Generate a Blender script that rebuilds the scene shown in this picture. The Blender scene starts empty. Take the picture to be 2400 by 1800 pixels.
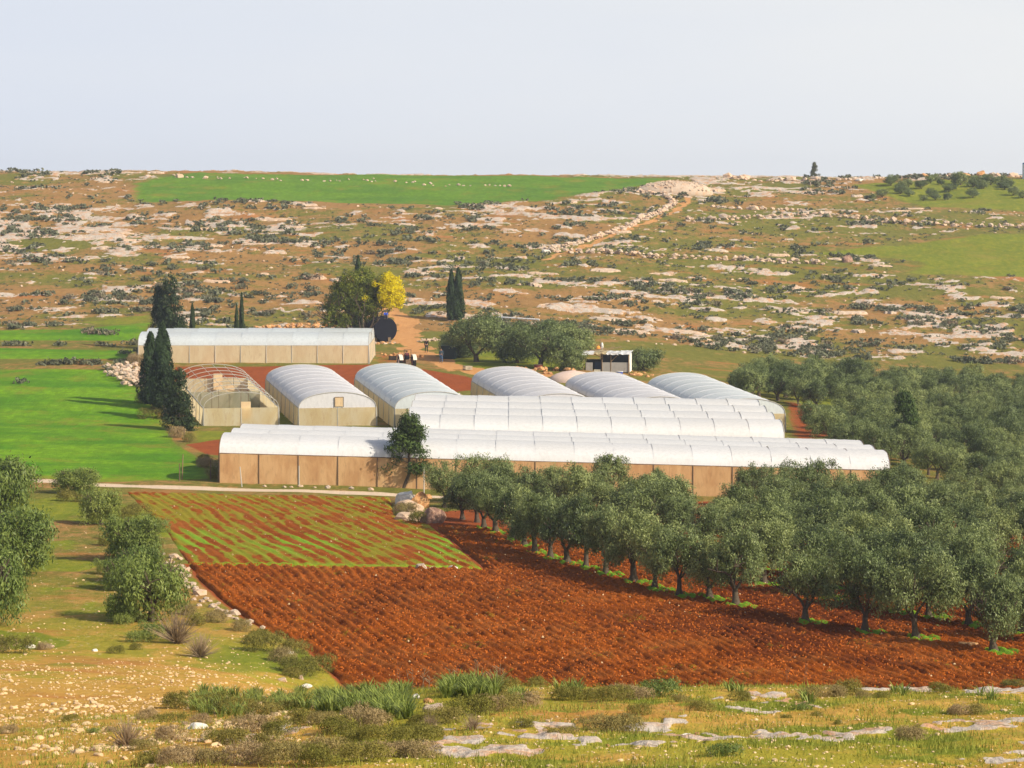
import bpy, math, random
import numpy as np
from mathutils import Vector, Matrix

# ------------------------------------------------------------------ camera, sky, sun, exposure
SC = bpy.context.scene
COL = SC.collection
F = 2904.0                      # focal length in pixels of a 1024 px wide frame
CAMZ = 20.5
PITCH = math.atan(184.0 / F)
cam_d = bpy.data.cameras.new('camera')
cam = bpy.data.objects.new('camera', cam_d)
COL.objects.link(cam)
cam_d.sensor_width = 36.0
cam_d.lens = 18.0 / (512.0 / F)
cam_d.clip_start = 0.5
cam_d.clip_end = 6000
cam.location = (0, 0, CAMZ)
cam.rotation_euler = (math.pi / 2 - PITCH, 0, 0)
SC.camera = cam

SUN_EL = math.radians(33)
SUN_DIR = Vector((0.86 * math.cos(SUN_EL), -0.51 * math.cos(SUN_EL), math.sin(SUN_EL))).normalized()
W = bpy.data.worlds.new('World')
SC.world = W
W.use_nodes = True
nt = W.node_tree
nt.nodes.clear()
sky = nt.nodes.new('ShaderNodeTexSky')
sky.sky_type = 'NISHITA'
sky.sun_disc = False
sky.sun_elevation = SUN_EL
sky.sun_rotation = math.atan2(0.86, -0.51)
sky.dust_density = 3.0
sky.air_density = 1.0
tc = nt.nodes.new('ShaderNodeTexCoord')
sep = nt.nodes.new('ShaderNodeSeparateXYZ')
nt.links.new(tc.outputs['Generated'], sep.inputs[0])
rmp = nt.nodes.new('ShaderNodeValToRGB')      # how thick the high veil looks by elevation
rmp.color_ramp.interpolation = 'EASE'
rmp.color_ramp.elements[0].position = 0.0
rmp.color_ramp.elements[0].color = (0.97, 0.97, 0.97, 1)
rmp.color_ramp.elements[1].position = 0.55
rmp.color_ramp.elements[1].color = (0.10, 0.10, 0.10, 1)
nt.links.new(sep.outputs['Z'], rmp.inputs[0])
# veil: slightly warmer towards the sun side, faint streaks
nz = nt.nodes.new('ShaderNodeTexNoise')
mp = nt.nodes.new('ShaderNodeMapping')
mp.inputs['Scale'].default_value = (6, 6, 28)
nt.links.new(tc.outputs['Generated'], mp.inputs[0])
nt.links.new(mp.outputs[0], nz.inputs['Vector'])
nz.inputs['Scale'].default_value = 1.0
nz.inputs['Detail'].default_value = 5
ma = nt.nodes.new('ShaderNodeMath'); ma.operation = 'MULTIPLY_ADD'
nt.links.new(sep.outputs['X'], ma.inputs[0]); ma.inputs[1].default_value = 1.9; ma.inputs[2].default_value = 0.3
mb = nt.nodes.new('ShaderNodeMath'); mb.operation = 'MULTIPLY_ADD'
nt.links.new(nz.outputs[0], mb.inputs[0]); mb.inputs[1].default_value = 0.55
nt.links.new(ma.outputs[0], mb.inputs[2])
vr = nt.nodes.new('ShaderNodeValToRGB')
vr.color_ramp.elements[0].position = 0.15
vr.color_ramp.elements[0].color = (0.64, 0.685, 0.775, 1)
vr.color_ramp.elements[1].position = 1.0
vr.color_ramp.elements[1].color = (0.765, 0.775, 0.78, 1)
nt.links.new(mb.outputs[0], vr.inputs[0])
vs = nt.nodes.new('ShaderNodeVectorMath'); vs.operation = 'SCALE'
vs.inputs['Scale'].default_value = 10.0
nt.links.new(vr.outputs[0], vs.inputs[0])
mx = nt.nodes.new('ShaderNodeMix'); mx.data_type = 'RGBA'
nt.links.new(rmp.outputs[0], mx.inputs[0])
nt.links.new(sky.outputs[0], mx.inputs[6])
nt.links.new(vs.outputs[0], mx.inputs[7])
bg = nt.nodes.new('ShaderNodeBackground')
bg.inputs[1].default_value = 0.1
wo = nt.nodes.new('ShaderNodeOutputWorld')
nt.links.new(mx.outputs[2], bg.inputs[0])
nt.links.new(bg.outputs[0], wo.inputs[0])

sun_d = bpy.data.lights.new('sun', 'SUN')
sun_d.energy = 5.0
sun_d.angle = math.radians(0.53)
sun_d.color = (1.0, 0.90, 0.72)
sun_o = bpy.data.objects.new('sun', sun_d)
COL.objects.link(sun_o)
sun_o.location = (60, 0, 90)
sun_o.rotation_euler = SUN_DIR.to_track_quat('Z', 'Y').to_euler()

SC.view_settings.view_transform = 'Standard'
SC.view_settings.look = 'None'
SC.view_settings.exposure = 0.25
SC.view_settings.gamma = 1.0
SC.view_settings.use_curve_mapping = False
SC.cycles.max_bounces = 5
SC.cycles.diffuse_bounces = 3
SC.cycles.glossy_bounces = 1
SC.cycles.transmission_bounces = 3
SC.cycles.transparent_max_bounces = 6
SC.cycles.volume_bounces = 0

R = np.random.default_rng(7)
random.seed(7)

# ------------------------------------------------------------------ noise
def _hash(ix, iy, s):
    h = (ix.astype(np.int64) * 374761393 + iy.astype(np.int64) * 668265263 + s * 1442695041) & 0xffffffff
    h = ((h ^ (h >> 13)) * 1274126177) & 0xffffffff
    return ((h ^ (h >> 16)) & 0xffffff) / float(0xffffff)

def vnoise(x, y, s=0):
    x = np.asarray(x, float); y = np.asarray(y, float)
    ix = np.floor(x); iy = np.floor(y)
    fx = x - ix; fy = y - iy
    fx = fx * fx * fx * (fx * (fx * 6 - 15) + 10); fy = fy * fy * fy * (fy * (fy * 6 - 15) + 10)
    a = _hash(ix, iy, s); b = _hash(ix + 1, iy, s); c = _hash(ix, iy + 1, s); d = _hash(ix + 1, iy + 1, s)
    return (a + (b - a) * fx) * (1 - fy) + (c + (d - c) * fx) * fy

def fbm(x, y, s=0, o=4, g=0.5):
    t = 0; amp = 1; tot = 0
    for k in range(o):
        t = t + amp * vnoise(x * 2 ** k + 17.3 * k, y * 2 ** k - 9.1 * k, s + k)
        tot += amp; amp *= g
    return t / tot

def sstep(a, b, x):
    t = np.clip((np.asarray(x, float) - a) / (b - a), 0, 1)
    return t * t * (3 - 2 * t)

# ------------------------------------------------------------------ terrain height
TR = [-0.30, -0.17, -0.10, -0.06, -0.03, 0.03, 0.10, 0.17, 0.30]
TD = {
    0: [18.9] * 9, 12: [16.7] * 9, 25: [14.5] * 9, 40: [12.4] * 9,
    52: [10.5, 10.5, 10.6, 10.85, 10.95, 10.95, 10.95, 10.95, 10.9],
    60: [9.2, 9.25, 9.4, 9.85, 10.05, 10.05, 10.05, 10.05, 10.0],
    66: [8.35, 8.4, 8.5, 9.15, 9.42, 9.42, 9.42, 9.42, 9.4],
    72: [7.5, 7.55, 7.6, 8.1, 8.1, 8.0, 8.0, 8.0, 8.0],
    85: [5.9, 5.9, 5.8, 5.0, 4.5, 4.5, 4.5, 4.5, 4.5],
    100: [4.0, 4.0, 3.7, 2.2, 1.5, 1.3, 1.2, 1.2, 1.2],
    114: [2.3, 2.3, 1.9, 0.5, 0.1, 0.0, -0.1, -0.2, -0.3],
    125: [1.1, 1.1, 0.8, 0.05, 0, -0.05, -0.3, -0.5, -0.6],
    150: [0.3, 0.1, 0, 0, 0, -0.1, -0.6, -1.0, -1.3],
    185: [0.1, 0, -0.3, -0.35, -0.5, -0.8, -1.2, -1.8, -2.1],
    220: [-0.4, -0.6, -1.0, -1.2, -1.5, -1.8, -2.2, -2.8, -3.3],
    240: [-0.8, -1.0, -1.3, -1.5, -1.7, -2.0, -2.4, -3.1, -3.6],
    260: [-1.0, -1.3, -1.7, -1.8, -1.9, -2.1, -2.5, -3.3, -3.8],
    286: [-0.9, -1.2, -1.8, -1.8, -1.9, -2.2, -2.6, -3.6, -4.0],
    310: [-0.1, -0.2, -0.4, -0.4, -0.5, -1.2, -1.8, -3.6, -4.2],
    347: [1.2, 1.1, 1.1, 1.1, 0.8, 0.3, -2.0, -3.6, -4.2],
    380: [1.8, 1.7, 1.6, 1.5, 1.3, 1.0, -1.8, -2.9, -3.6],
    400: [2.6, 2.5, 2.5, 2.2, 1.9, 1.5, -1.2, -2.0, -3.0],
    420: [3.6, 3.4, 3.2, 2.8, 2.5, 2.4, 0.3, -0.5, -1.0],
    460: [6.8, 6.6, 6.4, 6.2, 6.2, 6.2, 4.2, 3.4, 3.0],
    500: [10.8, 10.6, 10.5, 10.5, 10.5, 10.2, 8.6, 8.0, 7.6],
    540: [15.4, 15.4, 15.3, 15.2, 15.2, 15.0, 13.6, 13.0, 12.6],
    580: [20.3, 20.2, 20.0, 19.8, 19.8, 19.6, 18.6, 18.0, 17.8],
    610: [23.4, 23.5, 23.5, 23.0, 23.0, 22.8, 22.2, 21.9, 21.8],
    640: [26.0, 26.3, 26.6, 25.9, 25.7, 25.5, 25.0, 25.3, 25.4],
    660: [26.6, 27.0, 27.3, 26.4, 26.15, 25.9, 25.5, 25.8, 26.0],
    700: [26.0] * 9, 800: [19.0] * 9, 1000: [2.0] * 9, 1500: [-10.0] * 9, 3200: [-14.0] * 9,
}
_ds = np.array(sorted(TD)); _tab = np.array([TD[d] for d in _ds], float)
_dg = np.arange(0, 3201, 1.0); _rg = np.arange(-0.30, 0.3001, 0.005)
_t1 = np.stack([np.interp(_dg, _ds, _tab[:, j]) for j in range(9)], 1)
_t2 = np.stack([np.interp(_rg, TR, _t1[i]) for i in range(len(_dg))], 0)
def _gauss(a, s, ax):
    n = int(3 * s) + 1
    k = np.exp(-0.5 * (np.arange(-n, n + 1) / s) ** 2); k /= k.sum()
    pad = [(0, 0), (0, 0)]; pad[ax] = (n, n)
    b = np.pad(a, pad, mode='edge')
    out = np.zeros_like(a)
    for i, w in enumerate(k):
        sl = [slice(None), slice(None)]; sl[ax] = slice(i, i + a.shape[ax])
        out += w * b[tuple(sl)]
    return out
_t2s = _gauss(_gauss(_t2, 5.0, 0), 2.5, 1)
_near = (1 - sstep(110, 125, _dg))[:, None]           # crisper roll-over close to the camera
_t2n = _gauss(_gauss(_t2, 2.0, 0), 2.0, 1)
_T = _t2n * _near + _t2s * (1 - _near)

def base_h(x, y):
    x = np.asarray(x, float); y = np.asarray(y, float)
    yy = np.clip(y, 0, 3199.0)
    r = np.clip(x / np.maximum(y, 8.0), -0.2999, 0.2999)
    i = np.floor(yy).astype(int); i = np.clip(i, 0, len(_dg) - 2); fi = yy - i
    q = (r + 0.30) / 0.005; j = np.clip(np.floor(q).astype(int), 0, len(_rg) - 2); fj = q - j
    return (_T[i, j] * (1 - fi) * (1 - fj) + _T[i + 1, j] * fi * (1 - fj)
            + _T[i, j + 1] * (1 - fi) * fj + _T[i + 1, j + 1] * fi * fj)

def rock_noise(x, y):
    n = fbm(x / 5.2, y / 4.6, 31, 6, 0.66)
    c = fbm(x / 45.0 + 3, y / 40.0, 77, 3)
    return n + (c - 0.5) * 0.30

def H(x, y, detail=True):
    h = base_h(x, y)
    if not detail:
        return h
    x = np.asarray(x, float); y = np.asarray(y, float)
    hill = sstep(395, 430, y) * (1 - sstep(640, 668, y) * 0.75)
    fg = 1 - sstep(75, 120, y)
    h = h + hill * ((fbm(x / 26, y / 22, 5, 3) - 0.5) * 1.5 + (fbm(x / 6, y / 6, 9, 3) - 0.5) * 0.35)
    h = h + fg * ((fbm(x / 3.0, y / 4.0, 6, 4) - 0.5) * 0.30)
    mid = (1 - hill) * (1 - fg)
    h = h + mid * ((fbm(x / 5, y / 7, 8, 3) - 0.5) * 0.16)
    return h

def hz(x, y):
    return float(H(np.array([x]), np.array([y]))[0])

_cp, _sp = math.cos(PITCH), math.sin(PITCH)
_marchD = np.concatenate([np.arange(30, 130, 0.25), np.arange(130, 700, 0.5)])
def at(px, py, dmin=30, lift=0.0):
    """world point on the ground seen at this spot of the 2212 px wide photograph"""
    u = (px / 2.16016 - 512) / F; v = (384 - py / 2.16016) / F
    dx, dy, dz = u, _cp + v * _sp, -_sp + v * _cp
    D = _marchD[_marchD >= dmin]
    X = dx / dy * D; Z = CAMZ + dz / dy * D
    below = Z < base_h(X, D) + lift
    k = int(np.argmax(below)) if below.any() else len(D) - 60
    d = float(D[k]); x = dx / dy * d
    return Vector((x, d, hz(x, d)))

def at_depth(px, d):
    u = (px / 2.16016 - 512) / F
    x = u * d / (_cp - 0.03 * _sp)
    return Vector((x, d, hz(x, d)))

def in_poly(x, y, poly):
    inside = np.zeros(np.shape(x), bool)
    n = len(poly)
    for i in range(n):
        x1, y1 = poly[i]; x2, y2 = poly[(i + 1) % n]
        c = ((y1 > y) != (y2 > y)) & (x < (x2 - x1) * (y - y1) / ((y2 - y1) + 1e-12) + x1)
        inside ^= c
    return inside

def seg_dist(x, y, pts):
    d = np.full(np.shape(x), 1e9)
    for (x1, y1), (x2, y2) in zip(pts[:-1], pts[1:]):
        L = (x2 - x1) ** 2 + (y2 - y1) ** 2 + 1e-9
        t = np.clip(((x - x1) * (x2 - x1) + (y - y1) * (y2 - y1)) / L, 0, 1)
        d = np.minimum(d, np.hypot(x - x1 - t * (x2 - x1), y - y1 - t * (y2 - y1)))
    return d

def poly_px(pts, dmin=30):
    return [tuple(at(a, b, dmin)[:2]) for a, b in pts]

def soft_poly(x, y, poly, w):
    """1 inside, 0 outside, a transition w metres wide"""
    ins = in_poly(x, y, poly)
    bx = [p[0] for p in poly]; by = [p[1] for p in poly]
    near = (x > min(bx) - w) & (x < max(bx) + w) & (y > min(by) - w) & (y < max(by) + w)
    out = np.where(ins, 1.0, 0.0)
    if near.any():
        d = seg_dist(x[near], y[near], list(poly) + [poly[0]])
        s = np.where(ins[near], 1.0, -1.0)
        out[near] = sstep(-w, w, s * d)
    return out

# ------------------------------------------------------------------ zones of the ground (world polygons)
P_LEFT0 = poly_px([(395, 1215), (430, 1262), (520, 1335), (660, 1405), (742, 1488)], 100)
P_POLY_R = [(-16, 164), (-12, 172), (-7, 196), (5, 214), (36, 216), (46, 250), (90, 250), (90, 105), (-7.4, 110)] + [p for p in reversed(P_LEFT0)]
GREEN = [
    (poly_px([(290, 438), (285, 395), (420, 373), (700, 377), (1000, 380), (1460, 384), (1420, 396), (1340, 410), (1210, 430), (960, 446), (700, 438), (520, 434)], 300), 0.85, 6.0),
    (poly_px([(-260, 800), (120, 797), (250, 800), (310, 850), (345, 905), (380, 960), (430, 990), (455, 1037), (200, 1040), (60, 1032), (-260, 1024)], 150), 1.0, 1.2),
    (poly_px([(-260, 748), (290, 757), (280, 776), (-260, 775)], 150), 0.95, 1.5),
    (poly_px([(-260, 716), (150, 712), (330, 700), (300, 736), (-260, 735)], 150), 0.9, 2.0),
    (poly_px([(150, 700), (330, 682), (330, 700), (230, 706)], 150), 0.7, 2.0),
    (poly_px([(1640, 552), (1900, 528), (2120, 508), (2400, 500), (2400, 598), (2100, 600), (1950, 594), (1980, 570), (1850, 548)], 300), 0.75, 4.0),
    (poly_px([(1830, 398), (2212, 386), (2400, 386), (2400, 462), (1990, 448)], 300), 0.85, 5.0),
    (poly_px([(640, 450), (900, 455), (920, 470), (840, 560), (700, 600), (560, 590), (680, 500)], 300), 0.22, 8.0),
    (poly_px([(940, 760), (1240, 760), (1300, 800), (1100, 806), (960, 792)], 300), 0.7, 2.0),
    (poly_px([(1700, 840), (1900, 850), (1950, 920), (1760, 940)], 250), 0.75, 2.0),
    (poly_px([(400, 930), (900, 925), (900, 960), (400, 960)], 230), 0.6, 2.0),
    (poly_px([(600, 930), (640, 910), (560, 830), (540, 830)], 230), 0.9, 1.0),
]
RED = [
    (poly_px([(378, 792), (560, 792), (800, 788), (870, 790), (1010, 815), (1070, 838), (900, 858), (380, 858)], 250), 1.0, 0.8),
    (poly_px([(395, 960), (480, 948), (490, 985), (440, 980)], 200), 0.8, 1.0),
    (poly_px([(800, 770), (860, 760), (900, 780), (880, 792), (800, 786)], 250), 0.5, 1.5),
    (P_POLY_R, 1.0, 1.5),
    (poly_px([(1680, 860), (1860, 900), (1840, 940), (1700, 960)], 250), 0.6, 2.0),
]
ROAD1 = [tuple(at(a, b, 150)[:2]) for a, b in [(-260, 1022), (60, 1037), (250, 1049), (470, 1056), (700, 1063), (860, 1070), (930, 1073)]]
ROAD2 = [tuple(at(a, b, 250)[:2]) for a, b in [(835, 668), (868, 690), (872, 718), (885, 745), (915, 768), (970, 790), (1030, 806), (1080, 812), (1160, 812)]]
TRACK = [tuple(at(a, b, 300)[:2]) for a, b in [(1180, 560), (1290, 520), (1390, 484), (1460, 455), (1490, 425)]]
FG_ROCK = [poly_px(p, 30) for p in (
    [(900, 1625), (960, 1598), (1100, 1602), (1200, 1590), (1290, 1612), (1430, 1605), (1440, 1622), (1200, 1632), (1000, 1640)],
    [(940, 1585), (1080, 1575), (1240, 1566), (1250, 1582), (1080, 1592)],
    [(1490, 1518), (1600, 1500), (1730, 1497), (1740, 1508), (1560, 1515)],
    [(1560, 1530), (1720, 1515), (1770, 1525), (1750, 1535), (1600, 1542)],
    [(1860, 1490), (1950, 1482), (2010, 1490), (2010, 1497), (1900, 1497)],
    [(2070, 1496), (2250, 1488), (2260, 1500), (2100, 1504)],
    [(1690, 1590), (1880, 1568), (2050, 1560), (2260, 1545), (2260, 1560), (2050, 1574), (1880, 1584), (1740, 1600)],
    [(1250, 1580), (1480, 1545), (1500, 1552), (1400, 1585)],
    [(2080, 1640), (2212, 1612), (2300, 1610), (2250, 1632), (2120, 1652)],
    [(480, 1610), (640, 1575), (660, 1585), (560, 1612)],
    [(320, 1645), (420, 1635), (420, 1650)],
    [(1440, 1590), (1680, 1575), (1700, 1590), (1500, 1600)])]
S_POLY = poly_px([(262, 1062), (560, 1070), (850, 1076), (858, 1112), (935, 1132), (1052, 1228), (800, 1226), (395, 1218), (345, 1140)], 110)
P_LEFT = poly_px([(395, 1215), (430, 1262), (520, 1335), (660, 1405), (742, 1488)], 100)
print('strip', S_POLY, 'pleft', P_LEFT)

FD = Vector((0.26, -0.966)).normalized()        # direction of the furrows
FN = Vector((-FD.y, FD.x))
def furrow_s(x, y):
    return x * FN.x + y * FN.y + (fbm(x / 9, y / 14, 55, 2) - 0.5) * 1.1 + (fbm(x / 2.5, y / 6, 57, 2) - 0.5) * 0.16

def zones(x, y):
    g = np.zeros(x.shape); rd = np.zeros(x.shape)
    for poly, w, s in GREEN:
        g = np.maximum(g, soft_poly(x, y, poly, s) * w)
    for poly, w, s in RED:
        rd = np.maximum(rd, soft_poly(x, y, poly, s) * w)
    road = np.maximum(np.maximum(1 - sstep(1.15, 1.9, seg_dist(x, y, ROAD1)),
                      (1 - sstep(0.9, 3.0, seg_dist(x + (fbm(x / 2, y / 4, 7, 3) - 0.5) * 4, y, ROAD2))) * 0.95),
                      (1 - sstep(0.4, 1.9, seg_dist(x + (fbm(x / 2, y / 4, 7, 3) - 0.5) * 3, y, TRACK))) * 0.62)
    hill = sstep(392, 412, y + (fbm(x / 10, y / 10, 3, 2) - 0.5) * 20)
    rn = rock_noise(x, y)
    rock = sstep(0.53, 0.64, rn) * hill
    # the barest limestone shelves
    def blob(cx, cy, a, b):
        c = at(cx, cy, 300)
        return np.exp(-(((x - c.x) / a) ** 2 + ((y - c.y) / b) ** 2))
    boost = (blob(230, 500, 22, 22) * 0.11 + blob(120, 380, 35, 14) * 0.06 + blob(1560, 500, 26, 16) * 0.07
             + blob(2150, 640, 22, 10) * 0.09 + blob(1420, 650, 14, 8) * 0.08 + blob(1750, 470, 26, 8) * 0.05
             - blob(700, 620, 30, 16) * 0.10 - blob(850, 500, 20, 25) * 0.08 - blob(450, 600, 12, 12) * 0.04
             - blob(1750, 720, 30, 10) * 0.05 - blob(1900, 440, 22, 8) * 0.08)
    rock = np.maximum(rock, sstep(0.53, 0.64, rn + boost) * hill)
    rock = np.where(boost < -0.02, sstep(0.53, 0.64, rn + boost) * hill, rock)
    fgr = np.zeros(x.shape)
    near = y < 80
    if near.any():
        for p in FG_ROCK:
            fgr[near] = np.maximum(fgr[near], soft_poly(x[near] + (fbm(x[near] / 0.7, y[near] / 0.9, 61, 3) - 0.5) * 0.9,
                                   y[near] + (fbm(x[near] / 0.7, y[near] / 0.9, 71, 3) - 0.5) * 2.6, p, 0.18) * sstep(0.40, 0.47, fbm(x[near] / 0.8, y[near] / 1.3, 81, 4)))
    rock = np.maximum(rock, fgr)
    rock *= (1 - np.clip(g * 1.25, 0, 1)) * (1 - road * 0.8)
    lush = (1 - sstep(70, 120, y)) * sstep(-0.06, 0.02, x / np.maximum(y, 1))  # foreground turf on the right
    left = (1 - sstep(-0.075, -0.055, x / np.maximum(y, 1))) * (1 - sstep(195, 215, y))
    fine = (1 - sstep(75, 120, y)) * sstep(0.49, 0.64, fbm(x / 3.2, y / 4.2, 91, 5, 0.6)) * 0.75
    g = np.maximum(g, fine * lush * 0.85)
    lg = sstep(0.42, 0.62, fbm(x / 5.5, y / 9, 93, 4)) * left * sstep(85, 130, y)
    g = np.maximum(g, lg * 0.72)
    return g, rd, rock, road, hill, left, lush

# ------------------------------------------------------------------ mesh helpers
def new_mesh(name, verts, faces, mat=None, attrs=None, smooth=False):
    """faces: (n,3) or (n,4) int array or list of such arrays"""
    verts = np.asarray(verts, np.float32)
    fl = faces if isinstance(faces, list) else [faces]
    fl = [np.asarray(f, np.int32) for f in fl if len(f)]
    me = bpy.data.meshes.new(name)
    me.vertices.add(len(verts))
    me.vertices.foreach_set('co', verts.ravel())
    nl = sum(f.size for f in fl); nf = sum(len(f) for f in fl)
    me.loops.add(nl)
    me.loops.foreach_set('vertex_index', np.concatenate([f.ravel() for f in fl]))
    me.polygons.add(nf)
    tot = np.concatenate([np.full(len(f), f.shape[1], np.int32) for f in fl])
    st = np.concatenate([[0], np.cumsum(tot)[:-1]]).astype(np.int32)
    me.polygons.foreach_set('loop_start', st)
    if smooth:
        me.polygons.foreach_set('use_smooth', np.ones(nf, bool))
    else:
        me.polygons.foreach_set('use_smooth', np.zeros(nf, bool))
    me.update(calc_edges=True)
    if attrs:
        for k, v in attrs.items():
            a = me.attributes.new(k, 'FLOAT', 'POINT')
            a.data.foreach_set('value', np.asarray(v, np.float32))
    if mat is not None:
        me.materials.append(mat)
    return me

def link(name, me, parent=None, loc=(0, 0, 0), rot=(0, 0, 0), scale=(1, 1, 1)):
    o = bpy.data.objects.new(name, me)
    COL.objects.link(o)
    o.location = loc; o.rotation_euler = rot; o.scale = scale
    if parent is not None:
        o.parent = parent
    return o

def tag(o, label=None, cat=None, group=None, kind=None):
    if label: o['label'] = label
    if cat: o['category'] = cat
    if group: o['group'] = group
    if kind: o['kind'] = kind
    return o

def copy_tree(o, parent=None):
    c = o.copy()
    COL.objects.link(c)
    if parent is not None:
        c.parent = parent
    for ch in list(o.children):
        copy_tree(ch, c)
    return c

class MB:
    """collects simple shapes into one mesh"""
    def __init__(self):
        self.v = []; self.q = []; self.t = []; self.n = 0
    def add(self, v, q=None, t=None):
        v = np.asarray(v, float)
        if q is not None and len(q): self.q.append(np.asarray(q) + self.n)
        if t is not None and len(t): self.t.append(np.asarray(t) + self.n)
        self.v.append(v); self.n += len(v)
    def box(self, c, s, rz=0.0, tilt=None):
        x, y, z = [k / 2 for k in s]
        v = np.array([[-x, -y, -z], [x, -y, -z], [x, y, -z], [-x, y, -z], [-x, -y, z], [x, -y, z], [x, y, z], [-x, y, z]])
        if tilt is not None:
            v = v @ np.array(tilt.to_3x3()).T
        if rz:
            ca, sa = math.cos(rz), math.sin(rz)
            v = v @ np.array([[ca, sa, 0], [-sa, ca, 0], [0, 0, 1]])
        self.add(v + np.array(c), [[0, 3, 2, 1], [4, 5, 6, 7], [0, 1, 5, 4], [1, 2, 6, 5], [2, 3, 7, 6], [3, 0, 4, 7]])
    def tube(self, pts, radii, n=6, cap=True):
        pts = [Vector(p) for p in pts]
        if not hasattr(radii, '__len__'): radii = [radii] * len(pts)
        rings = []
        for i, p in enumerate(pts):
            d = (pts[min(i + 1, len(pts) - 1)] - pts[max(i - 1, 0)]).normalized()
            a = d.orthogonal().normalized() if i == 0 else (a - d * a.dot(d)).normalized()
            b = d.cross(a)
            for k in range(n):
                t = 2 * math.pi * k / n
                rings.append(p + (a * math.cos(t) + b * math.sin(t)) * radii[i])
        q = []
        for i in range(len(pts) - 1):
            for k in range(n):
                q.append([i * n + k, i * n + (k + 1) % n, (i + 1) * n + (k + 1) % n, (i + 1) * n + k])
        t = []
        if cap:
            m = len(rings)
            rings.append(pts[0]); rings.append(pts[-1])
            for k in range(n):
                t.append([m, (k + 1) % n, k])
                t.append([m + 1, (len(pts) - 1) * n + k, (len(pts) - 1) * n + (k + 1) % n])
        self.add([tuple(r) for r in rings], q, t)
    def mesh(self, name, mat, smooth=False, attrs=None):
        return new_mesh(name, np.concatenate(self.v), [np.concatenate(x) for x in (self.q, self.t) if x], mat, attrs, smooth)
    def build(self, name, mat, parent=None, loc=(0, 0, 0), rot=(0, 0, 0), smooth=False):
        return link(name, self.mesh(name, mat, smooth), parent, loc, rot)

# ------------------------------------------------------------------ material helpers
class NT:
    def __init__(self, name):
        self.m = bpy.data.materials.new(name); self.m.use_nodes = True
        self.t = self.m.node_tree; self.t.nodes.clear()
        self.out = self.t.nodes.new('ShaderNodeOutputMaterial')
    def n(self, typ, **kw):
        x = self.t.nodes.new(typ)
        for k, v in kw.items():
            setattr(x, k, v)
        return x
    def l(self, a, b): self.t.links.new(a, b)
    def attr(self, name):
        x = self.n('ShaderNodeAttribute'); x.attribute_name = name; return x.outputs['Fac']
    def noise(self, scale, detail=4, rough=0.55, vec=None, stretch=None, dist=0.0):
        x = self.n('ShaderNodeTexNoise')
        x.inputs['Scale'].default_value = scale; x.inputs['Detail'].default_value = detail
        x.inputs['Roughness'].default_value = rough; x.inputs['Distortion'].default_value = dist
        if vec is None: vec = self.pos()
        if stretch:
            m = self.n('ShaderNodeMapping'); m.inputs['Scale'].default_value = stretch
            self.l(vec, m.inputs[0]); vec = m.outputs[0]
        self.l(vec, x.inputs['Vector'])
        return x.outputs[0]
    def pos(self):
        if not hasattr(self, '_p'):
            self._p = self.n('ShaderNodeTexCoord').outputs['Object']
        return self._p
    def mix(self, f, a, b):
        x = self.n('ShaderNodeMix', data_type='RGBA')
        self._s(f, x.inputs[0]); self._s(a, x.inputs[6]); self._s(b, x.inputs[7])
        return x.outputs[2]
    def _s(self, v, s):
        if isinstance(v, (int, float)): s.default_value = v
        elif isinstance(v, tuple): s.default_value = v if len(v) == 4 else (*v, 1)
        else: self.l(v, s)
    def math(self, op, a, b=0.0, c=0.0):
        x = self.n('ShaderNodeMath', operation=op)
        self._s(a, x.inputs[0]); self._s(b, x.inputs[1]); self._s(c, x.inputs[2])
        return x.outputs[0]
    def ss(self, v, lo, hi):
        x = self.n('ShaderNodeMapRange', interpolation_type='SMOOTHSTEP')
        self._s(v, x.inputs['Value']); x.inputs['From Min'].default_value = lo; x.inputs['From Max'].default_value = hi
        return x.outputs[0]
    def rand(self):
        return self.n('ShaderNodeObjectInfo').outputs['Random']
    def principled(self, col, rough=0.8, spec=0.2, bump=None, bstr=0.3, bdist=0.05):
        p = self.n('ShaderNodeBsdfPrincipled')
        self._s(col, p.inputs['Base Color']); self._s(rough, p.inputs['Roughness'])
        p.inputs['Specular IOR Level'].default_value = spec
        if bump is not None:
            b = self.n('ShaderNodeBump'); b.inputs['Strength'].default_value = bstr; b.inputs['Distance'].default_value = bdist
            self._s(bump, b.inputs['Height']); self.l(b.outputs[0], p.inputs['Normal'])
        return p
    def finish(self, sh):
        self.l(sh if not hasattr(sh, 'outputs') else sh.outputs[0], self.out.inputs[0])
        return self.m

def mat_plain(name, col, rough=0.7, spec=0.3, var=0.15, scale=3.0, metal=0.0):
    t = NT(name)
    n = t.noise(scale, 5, 0.6)
    c1 = tuple(k * (1 - var) for k in col); c2 = tuple(min(1, k * (1 + var)) for k in col)
    p = t.principled(t.mix(n, c1, c2), rough, spec, n, 0.2, 0.02)
    p.inputs['Metallic'].default_value = metal
    return t.finish(p)

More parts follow.
